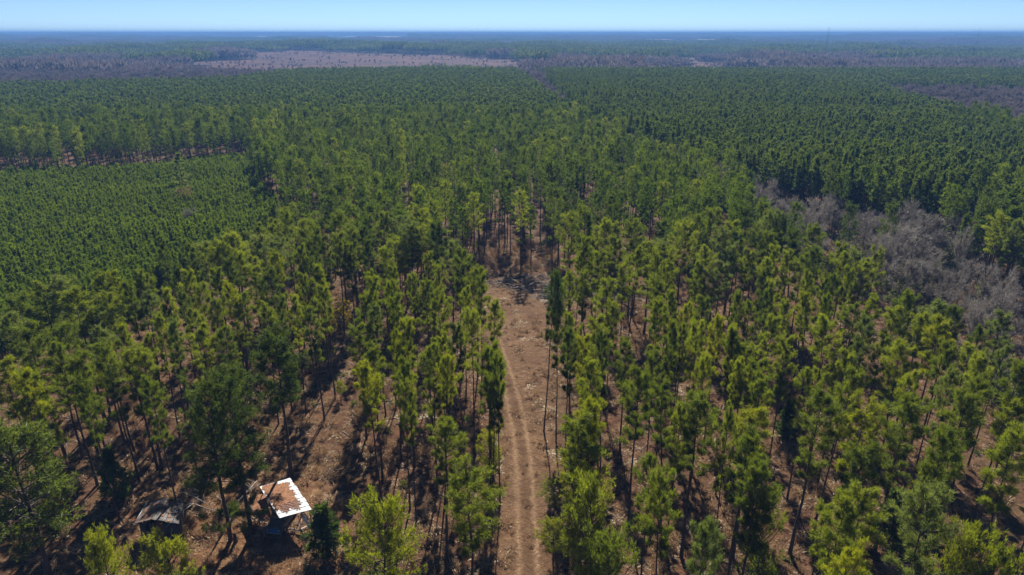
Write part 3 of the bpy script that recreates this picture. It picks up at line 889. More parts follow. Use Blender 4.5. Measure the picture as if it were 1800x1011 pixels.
# leafless hardwoods: merged shapes for the masses
def merged_bare(seed, H, W, depth, tw, tl, n_tw, mat):
    wm, tm = branch_tree(seed, H, W, depth, 0.15, 0.25, tl, tw, n_tw, mat)
    g = Geo()
    for src, mi in ((wm, 1), (tm, 0)):
        v = np.empty(len(src.vertices) * 3, np.float32); src.vertices.foreach_get('co', v)
        g.add(v.reshape(-1, 3), [tuple(p.vertices) for p in src.polygons], mi)
    return g.mesh('hardwood_shape', [mat, M['grey_bark']])
bpro = [merged_bare(800 + i, 11, 7.5, 3, 0.16, 1.3, 6, M['twigs_far']) for i in range(4)]
gx_, gy_ = jitter_grid(-700, 900, 150, 900, 6.2, rng, 0.42)
k = np.zeros(gx_.size, bool)
for poly in (gap_w, belt_w, hard2_w):
    k |= in_poly(gx_, gy_, poly)
k &= in_view(gx_, gy_)
gx_, gy_ = gx_[k], gy_[k]; n = len(gx_)
scatter('bare_woodland', bpro, gx_, gy_, rng.uniform(0.7, 1.3, n), rng.uniform(0.8, 1.3, n), 'leafless grey woodland belt between the pine stands', rng)

# individual bare hardwoods and olive bushes in the hollow on the right
gx_, gy_ = jitter_grid(20, 260, 80, 260, 5.4, rng, 0.42)
k = in_poly(gx_, gy_, hard_w) & in_view(gx_, gy_, 1.02, 4)
for p in pines:
    k &= np.hypot(gx_ - p['x'], gy_ - p['y']) > 2.2
gx_, gy_ = gx_[k], gy_[k]
pxx, pyy = project(gx_, gy_, 5.0)
idx = np.argsort(gy_)
hw = []; bushes = []
for q, i in enumerate(idx):
    rr_ = random.Random(q * 7 + 1)
    if rr_.random() < 0.30: bushes.append((gx_[i], gy_[i]))
    else: hw.append((gx_[i], gy_[i]))
hw_extra = [(1338, 372, 12.5), (1560, 500, 14.0), (1535, 470, 12.0), (1620, 462, 13.5), (1706, 495, 9.0)]
rows = {}
for (x, y) in hw:
    rows.setdefault(int((project(x, y, 0)[1] - 330) // 24), []).append((x, y))
rk = sorted(rows)
for ri, key in enumerate(rk):
    for ci, (x, y) in enumerate(sorted(rows[key])):
        r = random.Random(int(x * 13 + y * 7))
        v = r.choice(bare); s = r.uniform(0.6, 1.05); sh = r.uniform(0.7, 1.25)
        place_tree('bare_tree', (x, y, float(near_z(x, y))), r.uniform(0, 2 * PI), (('trunk', v[0], None), ('twigs', v[1], None)),
                   f'bare grey tree in the hollow, {ORD[ci+1]} from the left in the {ORD[ri+1]} row down', 'bare tree', 'bare hardwood trees in the hollow on the right', (s, s, sh), None)
lab_extra = ['pale leafless tree standing alone above the pines at the hollow\'s upper tip', 'tall dark-stemmed leafless tree forking low in the middle of the hollow',
             'tall leafless tree with wide-spread crown beside the low-forking one', 'tall thin leafless tree against the far side of the hollow', 'short leafless tree with crooked dark stem at the hollow\'s near end']
for (px, py, H), lb in zip(hw_extra, lab_extra):
    x, y = unproject(px, py)
    v = bare[int(px) % 5]
    place_tree('bare_tree', (float(x), float(y), 0), px * 0.7, (('trunk', v[0], None), ('twigs', v[1], None)), lb, 'bare tree', 'bare hardwood trees in the hollow on the right', (H / 11 * 1.05, H / 11 * 1.05, H / 11), None)

def bush_mesh(seed, H, W, mat, n=260, bl=0.45, bw=0.11, nbl=5):
    r = np.random.default_rng(seed)
    d = r.normal(0, 1, (n, 3)); d[:, 2] = np.abs(d[:, 2]); d /= np.linalg.norm(d, axis=1)[:, None]
    rad = r.uniform(0.35, 1.0, (n, 1)) ** 0.6
    lump = 1 + 0.25 * np.sin(d[:, :1] * 5 + seed) * np.cos(d[:, 1:2] * 4 + seed)
    c = d * rad * lump * np.array([W / 2, W / 2, H])
    g = Geo(); g.tris(blades(c, d, nbl, bl, bw, 0.8, r)); return g.mesh('bush_leaves', [mat])
def stems_mesh(seed, H, W, n=7, mat=None):
    r = np.random.default_rng(seed + 50); g = Geo()
    for i in range(n):
        a = r.uniform(0, 2 * PI); d = np.array([math.cos(a), math.sin(a), 0]) * r.uniform(0.3, 0.8) * W / 2
        g.tube([(0, 0, -0.1), d * 0.4 + np.array([0, 0, H * 0.5]), d + np.array([0, 0, H * 0.85])], [0.05, 0.03, 0.012], 4, cap=False)
    return g.mesh('bush_stems', [mat or M['grey_bark']])
obush = [(bush_mesh(900 + i, 4.6, 5.0, M['olive'], 300), stems_mesh(900 + i, 4.6, 5.0)) for i in range(3)]
brow = sorted(bushes, key=lambda b: -b[1])
for i, (x, y) in enumerate(brow):
    r = random.Random(i * 3 + 2); v = obush[i % 3]; s = r.uniform(0.85, 1.5)
    place_tree('olive_bush', (x, y, float(near_z(x, y))), r.uniform(0, 6), (('leaves', v[0], None), ('stems', v[1], None)),
               f'rounded olive-green bush among bare trees in the hollow, {ORD[i+1]} counting down from the top', 'bush', 'olive bushes in the hollow on the right', (s, s, s * r.uniform(0.8, 1.2)), None)

# ---------------------------------------------------------------- far fields
def drape(px, py):
    """Where the ray through a pixel meets the far terrain."""
    t = np.linspace(1500, 12000, 4000)
    u = (px - 900) / FPX; v = (505.5 - py) / FPX
    dy = math.cos(PITCH) + v * math.sin(PITCH); dz = -math.sin(PITCH) + v * math.cos(PITCH)
    hit = np.nonzero(CAM_H + dz * t < terrain(u * t, dy * t) + 1)[0]
    tt = t[hit[0]] if len(hit) else 9000.0
    return u * tt, dy * tt
def flat_mat(name, stops, scale):
    m, nt, out = new_mat(name)
    geo = nt.nodes.new('ShaderNodeNewGeometry')
    d = nt.nodes.new('ShaderNodeBsdfDiffuse')
    nt.links.new(ramp(nt, noise(nt, scale, 5, 0.7, geo.outputs['Position']), stops), d.inputs['Color'])
    nt.links.new(d.outputs[0], out.inputs['Surface']); return m
M['pasture'] = flat_mat('pasture', [(0.3, (0.20, 0.26, 0.13)), (0.7, (0.42, 0.44, 0.27))], 0.01)
M['fallow'] = flat_mat('fallow', [(0.3, (0.30, 0.21, 0.17)), (0.7, (0.50, 0.38, 0.31))], 0.01)
fields_px = [(430, 522, 66.6, 1.3, 'pasture', 'pale green field strip with a white farm building'), (498, 604, 63.8, 1.0, 'pasture', 'thin pale green field strip just under the skyline'),
             (610, 716, 64.2, 1.6, 'pasture', 'pale green field strip right of the farm'), (1145, 1186, 71.6, 2.2, 'fallow', 'pale pink fallow field, the left one'),
             (1212, 1280, 70.6, 2.4, 'fallow', 'broad pale pink fallow field right of centre'), (1335, 1392, 70.4, 1.6, 'fallow', 'narrow pink field strip right of the broad fallow field')]
field_boxes = []
for (x0, x1, yc, hp_, mt, lb) in fields_px:
    (ax, ay), (bx_, by_) = drape(x0, yc), drape(x1, yc)
    d = (ay + by_) / 2
    depth = d * d * (2 * hp_ / FPX) / 34
    depth = min(max(depth, 260), 900)
    us = np.linspace(0, 1, 14); ws = np.linspace(-0.5, 0.5, 8)
    U, Wd = np.meshgrid(us, ws)
    fr = 1 + 0.10 * np.sin(Wd * 9 + x0)
    X = ax + (bx_ - ax) * (0.5 + (U - 0.5) * fr); Y = ay + (by_ - ay) * U + Wd * depth + 20 * np.sin(U * 9 + x1)
    Z = terrain(X, Y) + 1.2
    a0_ = (np.arange(7)[:, None] * 14 + np.arange(13)[None]).ravel()
    me = mesh_from('field', np.stack([X.ravel(), Y.ravel(), Z.ravel()], 1), np.stack([a0_, a0_ + 1, a0_ + 15, a0_ + 14], 1), 4, [M[mt]], smooth_shade=True)
    tag(link('field', me), lb, kind='structure')
    field_boxes.append((min(ax, bx_) - 30, max(ax, bx_) + 30, Y.min() - 420, Y.max() + 30))

# ---------------------------------------------------------------- far country: canopy patches of many crowns
def canopy_patch(seed, size, n, H, W, mat, kind):
    r = np.random.default_rng(seed)
    g = Geo(); V = []
    for i in range(n):
        x, y = r.uniform(-size / 2, size / 2, 2); h = H * r.uniform(0.75, 1.15); w = W * r.uniform(0.7, 1.2) / 2
        m = 14
        d = r.normal(0, 1, (m, 3)); d /= np.linalg.norm(d, axis=1)[:, None]
        if kind == 'pine':
            t = r.uniform(0, 1, m)
            c = np.stack([x + d[:, 0] * w * (1 - 0.7 * t), y + d[:, 1] * w * (1 - 0.7 * t), h * (0.5 + 0.5 * t)], 1)
        else:
            c = np.stack([x, y, h * 0.62], 0) + d * np.array([w, w, h * 0.34])
        V.append(blades(c, d * 0.6 + np.array([0, 0, 0.7]), 1, W * 0.75, W * 0.34, 0.4, r))
    g.tris(np.concatenate(V))
    return g.mesh('canopy_patch', [mat])
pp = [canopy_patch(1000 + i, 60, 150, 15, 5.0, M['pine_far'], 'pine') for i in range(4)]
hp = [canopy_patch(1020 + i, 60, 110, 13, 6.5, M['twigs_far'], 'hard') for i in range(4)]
gxf, gyf = jitter_grid(-4800, 4800, 690, 6000, 52, rng, 0.2)
k = in_view(gxf, gyf, 1.05, 60)
for poly in far_clearcuts:
    k &= poly_dist(gxf, gyf, poly) < 10 + 45 * wave_noise(gxf, gyf, 330, 10)
for (bx0, bx1, by0, by1) in field_boxes:
    k &= ~((gxf > bx0) & (gxf < bx1) & (gyf > by0) & (gyf < by1))
gxf, gyf = gxf[k], gyf[k]
inear = (in_poly(gxf, gyf, dense_w) | in_poly(gxf, gyf, hard2_w) | (gyf < 800))
gxf, gyf = gxf[~inear], gyf[~inear]
# what grows where, out to the skyline
hard_far = [world_poly(p, 8) for p in (
    [(-400, 150), (300, 146), (520, 130), (905, 122), (905, 116), (600, 121), (420, 124), (350, 118), (200, 108), (-400, 112)],
    [(905, 118), (960, 112), (1100, 108), (1300, 108), (1500, 100), (2300, 112), (2300, 170), (1900, 155), (1500, 145), (1250, 128), (1000, 127), (920, 124)],
)]
pine_far_p = [world_poly(p, 8) for p in (
    [(-400, 108), (340, 106), (370, 94), (250, 88), (-400, 86)],
    [(930, 108), (1100, 104), (1240, 96), (1340, 92), (1330, 80), (1250, 76), (1000, 78), (900, 84)],
    [(1520, 106), (1620, 92), (2300, 84), (2300, 108), (1700, 112)],
)]
nn = wave_noise(gxf, gyf, 1300, 4) + 0.6 * wave_noise(gxf, gyf * 1.6, 480, 12)
is_h = nn > 0.15
for p in hard_far: is_h |= in_poly(gxf, gyf, p)
for p in pine_far_p: is_h &= ~in_poly(gxf, gyf, p)
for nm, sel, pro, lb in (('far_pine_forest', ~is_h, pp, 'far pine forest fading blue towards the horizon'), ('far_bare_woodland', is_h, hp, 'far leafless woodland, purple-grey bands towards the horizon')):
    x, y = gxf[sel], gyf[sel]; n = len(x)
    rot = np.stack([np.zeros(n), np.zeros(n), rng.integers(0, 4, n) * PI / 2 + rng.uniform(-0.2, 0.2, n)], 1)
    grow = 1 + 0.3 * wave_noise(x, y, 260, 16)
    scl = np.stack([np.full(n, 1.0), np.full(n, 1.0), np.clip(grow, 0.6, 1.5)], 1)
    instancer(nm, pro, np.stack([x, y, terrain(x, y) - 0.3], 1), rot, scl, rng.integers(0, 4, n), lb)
# scattered survivors and slash on the clearcuts
for nm, poly, lb in (('stump_scatter', far_clearcuts, 'stray stems left standing on the far clearcut'),):
    xs_, ys_ = [], []
    gx_, gy_ = jitter_grid(-1800, 1800, 820, 2600, 10, rng, 0.45)
    k = np.zeros(gx_.size, bool)
    for p in poly: k |= poly_dist(gx_, gy_, p) > 5
    k &= (wave_noise(gx_, gy_ * 2, 260, 2) + 0.9 * wave_noise(gx_, gy_ * 1.5, 70, 7)) > 0.75
    k &= rng.random(gx_.size) < 0.6
    gx_, gy_ = gx_[k], gy_[k]; n = len(gx_)
    scatter('stray_trees_on_clearcut', bpro, gx_, gy_, rng.uniform(0.2, 0.65, n), rng.uniform(0.3, 0.8, n), lb, rng)

gxs, gys = jitter_grid(-9000, 9000, 6000, 11500, 125, rng, 0.3)
k = in_view(gxs, gys, 1.03, 100)
for (bx0, bx1, by0, by1) in field_boxes:
    k &= ~((gxs > bx0 - 60) & (gxs < bx1 + 60) & (gys > by0) & (gys < by1))
gxs, gys = gxs[k], gys[k]; n = len(gxs)
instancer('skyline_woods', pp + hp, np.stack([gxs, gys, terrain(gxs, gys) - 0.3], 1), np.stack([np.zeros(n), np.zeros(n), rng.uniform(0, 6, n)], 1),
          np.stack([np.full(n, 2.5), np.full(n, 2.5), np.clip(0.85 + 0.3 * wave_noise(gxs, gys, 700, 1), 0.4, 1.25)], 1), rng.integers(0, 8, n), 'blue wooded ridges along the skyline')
# farm buildings and masts
M['white_paint'] = rough_mat('white_paint', [(0.3, (0.62, 0.62, 0.60)), (0.7, (0.80, 0.80, 0.78))], 0.3, 0.6)
M['grey_roof'] = rough_mat('grey_roof', [(0.3, (0.30, 0.31, 0.32)), (0.7, (0.42, 0.43, 0.44))], 0.3, 0.6)
def barn(px, py, L, Wd, H, lb):
    x, y = drape(px, py)
    e = root_empty('farm_building', (x, y, float(terrain(x, y)) + 1.0)); tag(e, lb, 'building', 'white farm buildings')
    g = Geo(); g.box((0, 0, H / 2), (L, Wd, H)); link('walls', g.mesh('walls', [M['white_paint']]), e)
    g = Geo()
    hl, hw_ = L / 2 + 0.6, Wd / 2 + 0.6
    g.add([(-hl, -hw_, H), (hl, -hw_, H), (hl, hw_, H), (-hl, hw_, H), (-hl, 0, H + 3), (hl, 0, H + 3)], [(0, 1, 5, 4), (2, 3, 4, 5), (0, 4, 3), (1, 2, 5), (0, 3, 2, 1)])
    link('roof', g.mesh('roof', [M['grey_roof']]), e)
    return e
barn(466, 66.5, 34, 14, 7, 'long white farm building on the pale green field below the skyline')
barn(31, 62.5, 24, 12, 6, 'small white building on the wooded ridge at the far left')
M['mast'] = rough_mat('mast_steel', [(0.4, (0.20, 0.20, 0.21)), (0.6, (0.28, 0.28, 0.29))], 2, 0.6)
def mast(px, topy, dist, lb):
    x = (px - 900) / FPX * dist * math.cos(PITCH)
    y = dist
    v = (505.5 - topy) / FPX
    z1 = CAM_H + dist * math.tan(math.atan(v) - PITCH); z0 = float(terrain(x, y))
    g = Geo(); n = 10; w = 0.45
    for a in range(3):
        c, s_ = math.cos(a * 2.094) * w, math.sin(a * 2.094) * w
        g.tube([(c, s_, -1), (c, s_, z1 - z0)], [0.12, 0.10], 4)
    for i in range(n * 2):
        z = (z1 - z0) * i / (n * 2); z2 = (z1 - z0) * (i + 1) / (n * 2)
        for a in range(3):
            b = (a + 1 + i % 2) % 3
            g.tube([(math.cos(a * 2.094) * w, math.sin(a * 2.094) * w, z), (math.cos(b * 2.094) * w, math.sin(b * 2.094) * w, z2)], [0.06, 0.06], 3, cap=False)
    o = link('radio_mast', g.mesh('radio_mast', [M['mast']]), None, (x, y, z0)); tag(o, lb, 'radio mast', 'radio masts on the skyline')
mast(1456, 47.5, 1500, 'thin radio mast rising above the skyline right of centre')
mast(1721, 50.5, 1450, 'thin faint radio mast near the right end of the skyline')

# ---------------------------------------------------------------- undergrowth and litter
def twig_clump(seed, H, W, n, mat, bl, bw):
    r = np.random.default_rng(seed)
    d = r.normal(0, 1, (n, 3)); d[:, 2] = np.abs(d[:, 2]) + 0.2; d /= np.linalg.norm(d, axis=1)[:, None]
    c = d * r.uniform(0.1, 1.0, (n, 1)) * np.array([W / 2, W / 2, H * 0.9])
    g = Geo(); g.tris(blades(c, d, 2, bl, bw, 0.5, r)); return g.mesh('clump', [mat])
gr = [twig_clump(1100 + i, 0.35, 1.1, 34, M['dry_grass'], 0.38, 0.05) for i in range(4)]
sc_ = [twig_clump(1120 + i, 1.5, 2.6, 170, M['scrub'], 0.6, 0.06) for i in range(4)]
gp = [twig_clump(1140 + i, 0.8, 1.2, 60, M['shrub_green'], 0.34, 0.09) for i in range(3)]

def density_pts(x0, x1, y0, y1, step, fn, r):
    n_ = int((x1 - x0) * (y1 - y0) / step ** 2)
    x, y = r.uniform(x0, x1, n_), r.uniform(y0, y1, n_)
    k = in_view(x, y, 1.05, 6)
    x, y = x[k], y[k]
    k = r.random(x.size) < fn(x, y)
    return x[k], y[k]
def on_track(x, y):
    return (np.abs(np.abs(x - np.interp(y, ty, tx)) - 0.95) < 0.45) & (y < 112)
x, y = density_pts(-130, 130, 46, 175, 0.95, lambda x, y: (0.45 + 0.4 * (wave_noise(x, y, 9, 1) > 0.2)) * (1 - 0.62 * (poly_dist(x, y, clearing) > 0)) * ~on_track(x, y), rng); n = len(x)
scatter('dry_grass', gr, x, y, rng.uniform(0.3, 1.5, n) ** 1.3, rng.uniform(0.4, 1.9, n), 'dry straw-coloured grass over the forest floor', rng)
x, y = density_pts(-220, 220, 46, 330, 2.6, lambda x, y: np.where(poly_dist(x, y, brush_poly) > 0, 0.85, np.where(y > 110, 0.42, 0.18) * (wave_noise(x, y, 17, 6) > -0.2)) * (poly_dist(x, y, clearing) < -0.5) * (poly_dist(x, y, yard) < 0) * ~in_poly(x, y, young_w) * ~in_poly(x, y, dense_w), rng); n = len(x)
scatter('dry_scrub', sc_, x, y, rng.uniform(0.3, 1.15, n), rng.uniform(0.45, 1.2, n), 'brown leafless brush under the pines beyond the clearing', rng)
x, y = density_pts(-120, 120, 46, 180, 4.2, lambda x, y: 0.22 + 0.14 * (wave_noise(x, y, 21, 9) > 0.5) - 0.3 * (poly_dist(x, y, clearing) > -1), rng); n = len(x)
scatter('green_undergrowth', gp, x, y, rng.uniform(0.4, 1.6, n), rng.uniform(0.4, 1.3, n), 'small green undergrowth plants between the pine trunks', rng)
gb = [twig_clump(1150 + i, 1.7, 3.2, 170, M['twigs'], 0.8, 0.045) for i in range(3)]
x, y = density_pts(20, 260, 90, 270, 2.8, lambda x, y: 0.5 * in_poly(x, y, hard_w), rng); n = len(x)
scatter('grey_brush', gb, x, y, rng.uniform(0.35, 1.0, n), rng.uniform(0.6, 1.3, n), 'leafless grey brush filling the hollow on the right', rng)
# fallen sticks on the floor
def stick(seed, mat):
    r = np.random.default_rng(seed); g = Geo()
    L = r.uniform(1.2, 3.0); 
    g.tube([(-L / 2, 0, 0.08), (0, r.uniform(-.15, .15), 0.14), (L / 2, 0, 0.07)], [0.045, 0.035, 0.015], 4)
    for k in range(3):
        a = r.uniform(-0.3, 0.5) * L; s = r.choice([-1, 1])
        g.tube([(a, 0, 0.1), (a + 0.35, s * r.uniform(0.25, 0.6), r.uniform(0.1, 0.3))], [0.02, 0.008], 3, cap=False)
    return g.mesh('stick', [mat])
stk = [stick(1160 + i, M['dead_wood'] if i % 3 == 0 else M['grey_bark']) for i in range(6)]
x, y = density_pts(-110, 110, 46, 150, 3.4, lambda x, y: 0.34 - 0.31 * (poly_dist(x, y, clearing) > 0), rng); n = len(x)
scatter('fallen_sticks', stk, x, y, rng.uniform(0.8, 1.2, n), rng.uniform(0.6, 1.4, n), 'fallen grey sticks lying under the pines', rng, 0.0, 0.05)
# the slash: crossed grey stems and brush left from logging
x, y = density_pts(-20, 40, 120, 150, 0.62, lambda x, y: smooth(-1.5, 2.5, poly_dist(x, y, slash_poly)) * 0.8 * (wave_noise(x, y, 6, 3) > -0.7), rng); n = len(x)
stk2 = [stick(1180 + i, [M['dead_wood'], M['twigs'], M['grey_bark'], M['bark']][i % 4]) for i in range(8)]
scatter('logging_slash', stk2, x, y, rng.uniform(1.0, 3.2, n), rng.uniform(0.35, 1.3, n), 'tangle of grey logging slash across the end of the clearing', rng, 0.05, 0.14)
logs = [((1368 / 4.395 + 600, 505), 25, 3.2), ((931, 493), 10, 4.2), ((934, 499), 62, 3.0), ((918, 507), -40, 2.8), ((950, 510), -8, 3.4), ((968, 500), 20, 2.4), ((1000, 512), 5, 3.8), ((1045, 515), -12, 4.0), ((903, 492), -60, 2.2), ((872, 497), 30, 2.4), ((985, 506), 3, 3.0)]
loglab = ['short pale log lying askew near the slash\'s left middle', 'longest pale log near the slash\'s top edge', 'pale log pointing up the picture just below the longest log', 'pale log slanting down to the right below the slash\'s centre',
          'pale log lying crosswise right of the slash\'s centre', 'short pale log right behind the lone pine beside the clearing', 'pale log seen between the slim pines right of the clearing', 'pale log at the far right end of the slash',
          'small pale log at the slash\'s upper left', 'pale log at the slash\'s left tip', 'pale log crossing level at the foot of the slim pines']
for ((px, py), ang, L), lb in zip(logs, loglab):
    x, y = unproject(px, py, 0.5); r = np.random.default_rng(int(px))
    g = Geo(); g.tube([(-L / 2, 0, 0), (0, 0.08, 0.05), (L / 2, 0, 0.12)], [0.13, 0.11, 0.07], 7)
    g.tube([(L * 0.1, 0, 0.03), (L * 0.25, 0.5, 0.35)], [0.05, 0.02], 4)
    o = link('log', g.mesh('log', [M['dead_wood']], True), None, (float(x), float(y), float(near_z(x, y)) + 0.42))
    o.rotation_euler = (0, 0.03, math.radians(ang)); tag(o, lb, 'log', 'pale logs in the slash')

# ---------------------------------------------------------------- small trees and bushes standing on their own
def small_tree(name, foot, H, W, proto, ph, pw, mat, label, cat, parts=('trunk', 'crown'), group=None):
    x, y = unproject(*foot)
    return place_tree(name, (float(x), float(y), float(near_z(x, y))), (foot[0] * 1.7) % 6.28,
                      ((parts[0], proto[0], None), (parts[1], proto[1], mat)), label, cat, group, (W / pw, W / pw, H / ph), None)
small_tree('cedar_tree', (205, 872), 6.6, 4.0, cedars[0], 6.0, 3.0, None, 'dense dark cedar standing left of the collapsed shed', 'cedar tree')
small_tree('cedar_tree', (576, 972), 6.2, 5.0, cedars[1], 6.0, 3.0, None, 'bushy cedar crowding the right side of the white-roofed canopy', 'cedar tree')
small_tree('cedar_tree', (1366, 705), 5.2, 2.2, cedars[0], 6.0, 3.0, None, 'small pointed dark cedar between pines right of the track', 'cedar tree')
small_tree('cedar_tree', (1384, 770), 5.5, 4.2, cedars[1], 6.0, 3.0, None, 'rounder dark cedar in deep shade below the small pointed one', 'cedar tree')
small_tree('cedar_tree', (1558, 962), 7.0, 5.0, cedars[0], 6.0, 3.0, None, 'large dark cedar among the pines near the bottom right', 'cedar tree')
small_tree('young_pine', (600, 702), 2.9, 1.9, full[0], 10, 5.6, M['pine_yellow'], 'knee-height bright green young pine alone on open straw right of the canopy trees', 'young pine')
small_tree('young_pine', (866, 856), 7.2, 3.6, full[1], 10, 5.6, M['pine_yellow'], 'bushy young pine at the track\'s left edge, halfway down the clearing', 'young pine')
small_tree('young_pine', (972, 905), 4.6, 3.8, full[2], 10, 5.6, M['pine_yellow'], 'spreading yellow-green young pine at the track\'s right edge, upper of two', 'young pine')
small_tree('young_pine', (972, 990), 5.0, 3.6, full[0], 10, 5.6, M['pine_yellow'], 'spreading yellow-green young pine at the track\'s right edge, lower of two', 'young pine')
small_tree('young_pine', (1022, 1000), 5.4, 4.6, full[1], 10, 5.6, M['pine_yellow'], 'bushy young pine just right of the pair lining the track', 'young pine')
small_tree('young_pine', (538, 660), 4.0, 3.0, full[2], 10, 5.6, M['pine_dark'], 'low dark bushy pine behind the tallest canopy pine', 'young pine')
small_tree('young_pine', (570, 652), 4.6, 3.4, full[1], 10, 5.6, M['pine_pale'], 'low pale yellowish bushy pine in the brown gap left of centre', 'young pine')
# the golden tree among the pines
gt = bush_mesh(1201, 5.5, 5.4, M['golden'], 420, 0.40, 0.10, 6); gs = branch_tree(1202, 6.0, 4.6, 3, 0.10, 0.35)[0]
x, y = unproject(600, 585)
e = place_tree('golden_tree', (float(x), float(y), 0), 0.4, (('trunk', gs, None),), 'golden-yellow leafy tree glowing among the green pines left of the clearing', 'leafy tree', None, (1, 1, 1), None)
link('crown', gt, e, (0, 0, 1.6))
# odd trees in the young plantation
rt = bush_mesh(1203, 6.5, 6.6, M['rust_leaves'], 420, 0.5, 0.10, 5); rs = branch_tree(1204, 9.5, 5.0, 3, 0.12, 0.5)[0]
x, y = unproject(325, 342, 8)
e = place_tree('rusty_tree', (float(x), float(y), 0), 1.0, (('trunk', rs, None),), 'rust-brown round tree poking out of the young plantation', 'leafy tree', None, (1, 1, 1), None)
link('crown', rt, e, (0, 0, 4.2))
x, y = unproject(342, 382, 7)
place_tree('bare_tree', (float(x), float(y), 0), 2.0, (('trunk', bare[1][0], None), ('twigs', bare[1][1], None)), 'small grey leafless tree inside the young plantation below the rust-brown one', 'bare tree', None, (0.7, 0.7, 0.85), None)
lp = make_pine_variant(1210, 17, 6.5, 7.5, M['pine_pale'], nb=22, subs=6, tufts=4, nbl=6, bl=0.6, bw=0.12, shape='cone', low=2, r0=0.2)
x, y = unproject(311, 270, 17)
place_tree('lone_pine', (float(x), float(y), 0), 0.3, (('trunk', lp[0], None), ('crown', lp[1], None)), 'tall lone pine with tiered limbs rising out of the young plantation\'s far side', 'pine tree', None, (1, 1, 1), None)

# ---------------------------------------------------------------- the yard: canopy, lower roof, shed, truck, dead tree
M['white_metal'] = rough_mat('white_roof_metal', [(0.25, (0.40, 0.42, 0.44)), (0.6, (0.62, 0.64, 0.66))], 1.2, 0.45, 0.0, 0.05)
M['rusty_metal'] = rough_mat('rusty_roof_metal', [(0.30, (0.06, 0.038, 0.028)), (0.50, (0.12, 0.082, 0.065)), (0.62, (0.17, 0.145, 0.135)), (0.8, (0.28, 0.28, 0.29))], 1.6, 0.5, 0.3, 0.1)
M['dark_metal'] = rough_mat('dark_weathered_metal', [(0.30, (0.025, 0.022, 0.022)), (0.55, (0.055, 0.048, 0.046)), (0.75, (0.12, 0.115, 0.115))], 1.6, 0.6, 0.2, 0.1)
M['straw'] = rough_mat('pine_straw', [(0.25, (0.10, 0.045, 0.025)), (0.50, (0.24, 0.115, 0.062)), (0.8, (0.36, 0.21, 0.125))], 3.5, 1.0, 0, 1.0, 6)
M['old_wood'] = rough_mat('weathered_boards', [(0.25, (0.035, 0.028, 0.024)), (0.6, (0.085, 0.07, 0.06)), (0.85, (0.17, 0.15, 0.13))], 4, 0.95, stretch=(1, 1, 0.2))
M['red_board'] = rough_mat('red_brown_board', [(0.3, (0.11, 0.045, 0.03)), (0.7, (0.20, 0.085, 0.055))], 3, 0.9)

def P3(px, py, z):
    x, y = unproject(px, py, z); return np.array([float(x), float(y), z])
def bil(c, u, w):
    """c: front-left, front-right, back-right, back-left."""
    return (c[0] * (1 - u) + c[1] * u) * (1 - w) + (c[3] * (1 - u) + c[2] * u) * w
def sheet_geo(c, u0, u1, w0, w1, ribs, amp=0.02, thick=0.012, along='u', sag=0.0, nseg=8, ph=0):
    """A corrugated sheet between roof coordinates, ribs running along u (or w)."""
    g = Geo(); V = []; na = ribs * 4 + 1
    up = np.cross(c[1] - c[0], c[3] - c[0]); up /= np.linalg.norm(up)
    if up[2] < 0: up = -up
    for layer in (0, 1):
        for i in range(nseg + 1):
            for j in range(na):
                a = i / nseg; b = j / (na - 1)
                u, w = (u0 + (u1 - u0) * a, w0 + (w1 - w0) * b) if along == 'u' else (u0 + (u1 - u0) * b, w0 + (w1 - w0) * a)
                z = amp * math.sin(j * PI / 2) + (thick if layer == 0 else 0)
                V.append(bil(c, u, w) + up * z + np.array([0, 0, -sag * (math.sin(PI * min(max(u, 0), 1)) * math.sin(PI * min(max(w, 0), 1)))]))
    n1 = (nseg + 1) * na; F_ = []
    for i in range(nseg):
        for j in range(na - 1):
            a = i * na + j
            F_.append((a, a + 1, a + 1 + na, a + na)); F_.append((a + n1, a + na + n1, a + 1 + na + n1, a + 1 + n1))
    for i in range(nseg):
        for j in (0, na - 1):
            a = i * na + j; F_.append((a, a + na, a + na + n1, a + n1))
    for j in range(na - 1):
        for i in (0, nseg):
            a = i * na + j; F_.append((a, a + 1, a + 1 + n1, a + n1))
    g.add(V, F_); return g
def straw_layer(name, c, mask, parent, res=46, th=0.05, mat=None, sag=0.0, off=0.035):
    up = np.cross(c[1] - c[0], c[3] - c[0]); up /= np.linalg.norm(up)
    if up[2] < 0: up = -up
    g = Geo(); V = {}; verts = []; F_ = []
    r = np.random.default_rng(5)
    def vid(i, j):
        if (i, j) not in V:
            u, w = i / res, j / res
            V[(i, j)] = len(verts)
            verts.append(bil(c, u, w) + up * (off + th * r.uniform(0.3, 1.0)) + np.array([0, 0, -sag * math.sin(PI * u) * math.sin(PI * w)]))
        return V[(i, j)]
    for i in range(res):
        for j in range(res):
            if mask((i + 0.5) / res, (j + 0.5) / res):
                F_.append((vid(i, j), vid(i + 1, j), vid(i + 1, j + 1), vid(i, j + 1)))
    g.add(verts, F_)
    return tag(link(name, g.mesh(name, [mat or M['straw']]), parent), kind='stuff')
def post(parent, a, b, r_=0.07, name='post', mat=None):
    g = Geo(); g.tube([a, b], [r_, r_ * 0.9], 6); return link(name, g.mesh(name, [mat or M['old_wood']]), parent)

